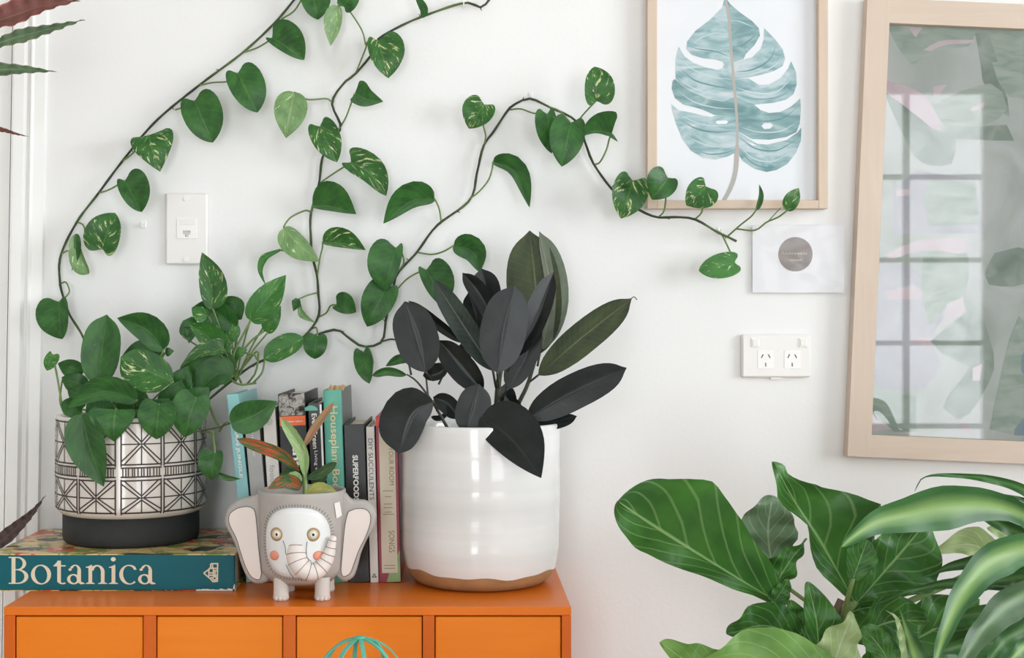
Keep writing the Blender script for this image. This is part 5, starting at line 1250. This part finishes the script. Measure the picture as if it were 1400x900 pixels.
fl(fs1, 'fi2', [(1168, 822), (1125, 748), (1086, 686), (1058, 632)], [12, 50, 80, 92, 92, 84, 34, 12, 20, 20, 10], [4, 14, 24, 22, 12, 5, 4, 18, 20, 16, 6], 1.84, -.06, org=(1150, 850, 1.85), fold=.3, rt=10)
fl(fs1, 'fi2', [(1172, 824), (1215, 775), (1268, 712)], [12, 50, 66, 62, 50, 30], [10, 36, 46, 44, 32, 12], 1.87, org=(1150, 850, 1.86), rt=8)
fl(fs1, 'fi2', [(1176, 800), (1150, 760), (1120, 690)], [14, 44, 56, 50, 30], [10, 24, 24, 16, 8], 1.9, org=(1150, 850, 1.86), rt=6)
fl(fs1, 'fi2', [(1166, 792), (1186, 738)], [8, 20, 24, 22, 14], [8, 20, 24, 22, 14], 1.79, org=(1150, 850, 1.84), rt=5, wave=.001)
fl(fs2, 'fi2', [(1092, 872), (1045, 856), (994, 868)], [20, 36, 38, 30, 14], [8, 14, 14, 12, 8], 1.78, org=(1078, 890, 1.8), rt=6)
fl(fs2, 'fi2', [(1102, 880), (1092, 850), (1080, 822)], [12, 18, 18, 10], [12, 20, 20, 12], 1.785, org=(1080, 890, 1.8), rt=5)
fl(fs2, 'fi2', [(1120, 905), (1116, 850), (1104, 796)], [18, 32, 36, 32, 22, 12], [16, 20, 20, 18, 14, 10], 1.76, org=(1090, 915, 1.8), rt=6, wave=.003)
fl(fs2, 'fi3', [(1010, 945), (955, 915), (903, 880)], [46, 52, 50, 42, 28, 14], [20, 24, 22, 16, 10, 6], 1.74, org=(1075, 950, 1.8), rt=8)
fl(fs2, 'fi3', [(1150, 935), (1050, 905), (955, 925)], [26, 46, 48, 46, 26], [20, 30, 30, 28, 16], 1.70, org=(1090, 960, 1.78), fold=-.15, rt=6)
fl(fs1, 'fi4', [(1130, 945), (1146, 890), (1166, 838)], [16, 26, 26, 30, 26, 14], [24, 40, 44, 30, 18, 8], 1.72, org=(1130, 960, 1.8), rt=6)
fl(fs1, 'fi2', [(1222, 918), (1205, 888), (1180, 857)], 18, 16, 1.75, org=(1160, 930, 1.82), wave=.002)
fl(fs1, 'fi1', [(1200, 930), (1195, 900), (1208, 862)], 20, 18, 1.78, org=(1160, 935, 1.82))
fl(fs1, 'fi2', [(1170, 870), (1220, 850), (1272, 850)], [14, 34, 40, 34, 16], [14, 34, 40, 34, 16], 1.86, org=(1150, 870, 1.85), rt=6)
fl(fs1, 'fi2', [(1140, 850), (1180, 832), (1230, 830)], [10, 22, 26, 14], [10, 22, 26, 14], 1.9, org=(1150, 880, 1.86), rt=6)
fl(fs1, 'fi2', [(1190, 900), (1260, 870), (1340, 820)], [14, 44, 56, 50, 24], [14, 40, 50, 46, 24], 1.92, org=(1150, 920, 1.86), rt=6)
fl(fs1, 'fi2', [(1210, 930), (1290, 890), (1390, 860)], [14, 44, 56, 50, 24], [14, 40, 50, 46, 24], 1.95, org=(1160, 960, 1.86), rt=6)
fl(fs1, 'fi4', [(1375, 768), (1325, 745), (1276, 756)], [8, 24, 27, 18, 6], [6, 14, 16, 12, 4], 1.9, org=(1180, 850, 1.87), wave=.002, rt=6)
fl(fs1, 'fi4', [(1410, 745), (1380, 730), (1350, 722)], [8, 14, 14, 6], [8, 14, 14, 6], 1.93, org=(1180, 850, 1.87), wave=.002, rt=6)

dx_, dy_ = (1470 - VX) / F * 1.72, 1.72 - DW
dra = thing('corn_plant', 'corn plant with long arching strap leaves striped pale yellow down the middle', 'potted plant', (dx_, dy_, 0))
floorpot(dra, dx_, dy_, .15, .30, M['pot_grey'])
ds = fstem(dra, [(1470, 1100, 1.72), (1468, 950, 1.72), (1466, 850, 1.72), (1465, 760, 1.72)], dx_, dy_, .26, .016, M['stem_fid'])
def dl(mat, pts, W, D0, D1, **kw):
    """strap leaf from base (trunk) to tip; W half widths"""
    n = len(pts); q = [(p[0], p[1], D0 + (D1 - D0) * i / (n - 1)) for i, p in enumerate(pts)]
    kw.setdefault('fold', .3); kw.setdefault('wave', .002)
    leaf(ds, M[mat], q, W, kw.pop('L', W), 'o', nt=30, ns=4, **kw)
dl('dr1', [(1466, 775), (1430, 728), (1390, 700), (1345, 690), (1300, 692), (1240, 703), (1190, 718), (1150, 748)], [10, 16, 19, 14, 14, 26, 31, 30, 24, 10], 1.72, 1.58, rt=9)
dl('dr2', [(1466, 750), (1430, 695), (1395, 668), (1350, 655), (1300, 650), (1262, 653), (1251, 672)], [6, 9, 9, 8, 6, 6, 4, 0], 1.72, 1.68, roll=.3)
dl('dr1', [(1466, 780), (1430, 752), (1390, 752), (1345, 775), (1310, 822), (1286, 880), (1272, 940)], [12, 20, 24, 26, 26, 24, 14, 0], 1.70, 1.52)
dl('dr3', [(1466, 820), (1420, 808), (1380, 825), (1340, 865), (1310, 915), (1290, 960)], [10, 20, 24, 24, 18, 0], 1.72, 1.56)
dl('dr1', [(1285, 980), (1262, 930), (1244, 880), (1229, 831)], [30, 34, 30, 22, 10, 0], 1.62, 1.60, L=[14, 16, 15, 12, 6, 0])
dl('fi4', [(1240, 900), (1232, 870), (1225, 845), (1210, 834)], [8, 8, 6, 5, 0], 1.63, 1.63, L=[8, 7, 5, 4, 0])
dl('dr2', [(1466, 770), (1410, 738), (1360, 714), (1330, 702), (1296, 714)], [10, 14, 13, 11, 0], 1.74, 1.72)
dl('dr2', [(1466, 810), (1400, 798), (1300, 798), (1240, 810), (1194, 828)], [10, 12, 13, 11, 0], 1.76, 1.78)
dl('dr2', [(1466, 800), (1400, 790), (1350, 800), (1320, 830)], [12, 16, 12, 0], 1.74, 1.72)
dl('dr3', [(1466, 792), (1420, 794), (1380, 800), (1336, 804)], [8, 8, 7, 0], 1.735, 1.70)
dl('dr2', [(1466, 730), (1430, 700), (1400, 684), (1369, 675)], [10, 10, 9, 0], 1.75, 1.74)
dl('dr2', [(1466, 790), (1400, 770), (1320, 770), (1260, 790)], [14, 20, 18, 0], 1.8, 1.84)
dl('dr2', [(1466, 840), (1420, 850), (1370, 880), (1340, 930)], [14, 20, 22, 0], 1.76, 1.7)
dl('dr1', [(1480, 860), (1440, 868), (1400, 885), (1360, 930)], [10, 16, 18, 0], 1.66, 1.58)
dl('dr2', [(1466, 850), (1400, 845), (1330, 840), (1270, 860)], [14, 22, 20, 0], 1.82, 1.84)
dl('dr2', [(1466, 880), (1400, 880), (1330, 880), (1260, 900)], [14, 24, 24, 0], 1.84, 1.84)
for (tx, ty) in ((1560, 620), (1620, 700), (1500, 560), (1640, 820), (1530, 700)):
    dl('dr1', [(1468, 780), ((1468 + tx) / 2, (780 + ty) / 2 - 50), (tx, ty), (tx + 40, ty + 90)], [10, 20, 22, 0], 1.72, 1.76)

# ---------------------------------------------------------------- red and green leaved plant off the left edge
qx, qy = (-130 - VX) / F * 2.08, 2.08 - DW
cal = thing('calathea', 'tall plant with wavy lance shaped leaves green above and red beneath by the door frame', 'potted plant', (qx, qy, 0))
floorpot(cal, qx, qy, .125, .26, M['pot_grey'])
cs = fstem(cal, [(-130, 900, 2.08), (-128, 600, 2.08), (-120, 300, 2.08), (-115, 80, 2.08), (-110, -60, 2.08)], qx, qy, .22, .008, M['stem_fid'])
def ql(mat, pts, W, D=2.05, L=None, **kw):
    leaf(cs, M[mat], [(p[0], p[1], D) for p in pts], W, L or W, 'o', nt=30, ns=4, wave=.004, nwave=8, fold=.2, **kw)
    petiole(cs, [(-120, pts[0][1] + 30, 2.08), (pts[0][0], pts[0][1], D)], .002, M['stem_g'], n=4)
ql('ca1', [(-45, 42), (10, 24), (60, 8), (109, 1)], [4, 12, 14, 14, 11, 0], 2.02, L=[4, 14, 20, 14, 7, 0])
ql('ca2', [(-20, 66), (20, 52), (70, 39), (116, 27)], [4, 8, 10, 10, 7, 0], 2.0)
ql('ca2', [(-60, 90), (-20, 95), (30, 95), (77, 98)], [4, 10, 10, 10, 8, 0], 2.02)
ql('ca1', [(-20, 174), (5, 178), (22, 183), (40, 187)], [3, 4, 3, 2, 0], 2.03)
ql('ca1', [(-50, 30), (-20, 5), (6, -20)], [5, 10, 10, 0], 2.04)
ql('ca3', [(-12, 752), (22, 722), (45, 700), (62, 678)], [6, 10, 9, 6, 0], 2.14)
for (x0, y0, x1, y1) in ((-140, 200, -300, 150), (-140, 350, -290, 320), (-140, 80, -280, 20), (-125, 450, -60, 430), (-140, 550, -280, 560), (-120, -20, -60, -90)):
    ql('ca2', [(x0, y0), ((x0 + x1) / 2, (y0 + y1) / 2 - 14), (x1, y1)], [4, 16, 16, 0], 2.0)

# ---------------------------------------------------------------- teal wire dome on a stool in front of the drawers
M['teal_metal'] = plain('teal_painted_metal', '#56ab92', 0.45, noise=0.06)
M['stool'] = woodmat('stool_wood', '#8d6a48', '#b08a62', 0.5, 'x', 6)
WD = 1.62; wx = (492 - VX) / F * WD; wy = WD - DW; ztop = ZC - (872 - VY) / F * WD
sz = ztop - .175
sto = thing('stool', 'round wooden stool in front of the orange cabinet', 'stool', (wx, wy, 0))
mb = MB(); mb.lathe([(0, sz - .03), (.13, sz - .03), (.14, sz - .025), (.14, sz - .005), (.135, sz), (0, sz)], 40, (wx, wy, 0)); mb.build('seat', M['stool'], sto, False)
for a in (45, 135, 225, 315):
    c, s = math.cos(math.radians(a)), math.sin(math.radians(a)); mb = MB(); mb.tube([Vector((wx + .15 * c, wy + .15 * s, 0)), Vector((wx + .09 * c, wy + .09 * s, sz - .028))], [.012, .015], 10); mb.build('leg', M['stool'], sto, True)
cage = thing('wire_cloche', 'teal painted metal wire cloche with ribs meeting at the top in front of a drawer', 'wire cloche', (wx, wy, sz))
Rr = .0535
def strip(pts, nrm, w, tname):
    mb = MB(); t = .0018; n = len(pts)
    for i in range(n):
        T = (pts[min(i+1, n-1)] - pts[max(i-1, 0)]).normalized(); N_ = nrm[i]; S = T.cross(N_).normalized()
        for (a, b_) in ((-1, 0), (1, 0), (1, 1), (-1, 1)): mb.v.append(pts[i] + S * (a * w / 2) - N_ * (b_ * t))
    for i in range(n - 1):
        for k in range(4): l = (k + 1) % 4; mb.f.append((i*4 + k, i*4 + l, (i+1)*4 + l, (i+1)*4 + k)); mb.m.append(0)
    mb.f.append((3, 2, 1, 0)); mb.f.append(tuple((n-1)*4 + k for k in range(4))); mb.m += [0, 0]
    return mb.build(tname, M['teal_metal'], cage)
for k in range(8):
    a = math.radians(12 + 45 * k); c, s = math.cos(a), math.sin(a); pts = []; nr = []
    for i in range(15):
        th = math.radians(2 + 88 * i / 14); pts.append(Vector((wx + Rr * math.sin(th) * c, wy + Rr * math.sin(th) * s, ztop - Rr + Rr * math.cos(th)))); nr.append(Vector((math.sin(th) * c, math.sin(th) * s, math.cos(th))))
    pts.append(Vector((wx + Rr * c, wy + Rr * s, sz))); nr.append(Vector((c, s, 0)))
    strip(pts, nr, .0052, 'rib')
for z in (sz + .003, ztop - Rr - .02):
    pts = [Vector((wx + (Rr + .001) * math.cos(2*math.pi*i/40), wy + (Rr + .001) * math.sin(2*math.pi*i/40), z)) for i in range(41)]
    strip(pts, [Vector((math.cos(2*math.pi*i/40), math.sin(2*math.pi*i/40), 0)) for i in range(41)], .006, 'hoop')
mb = MB(); mb.lathe([(0, -.0015), (.007, -.001), (.007, .001), (0, .0018)], 20, (wx, wy, ztop)); mb.build('top_disc', M['teal_metal'], cage, True)
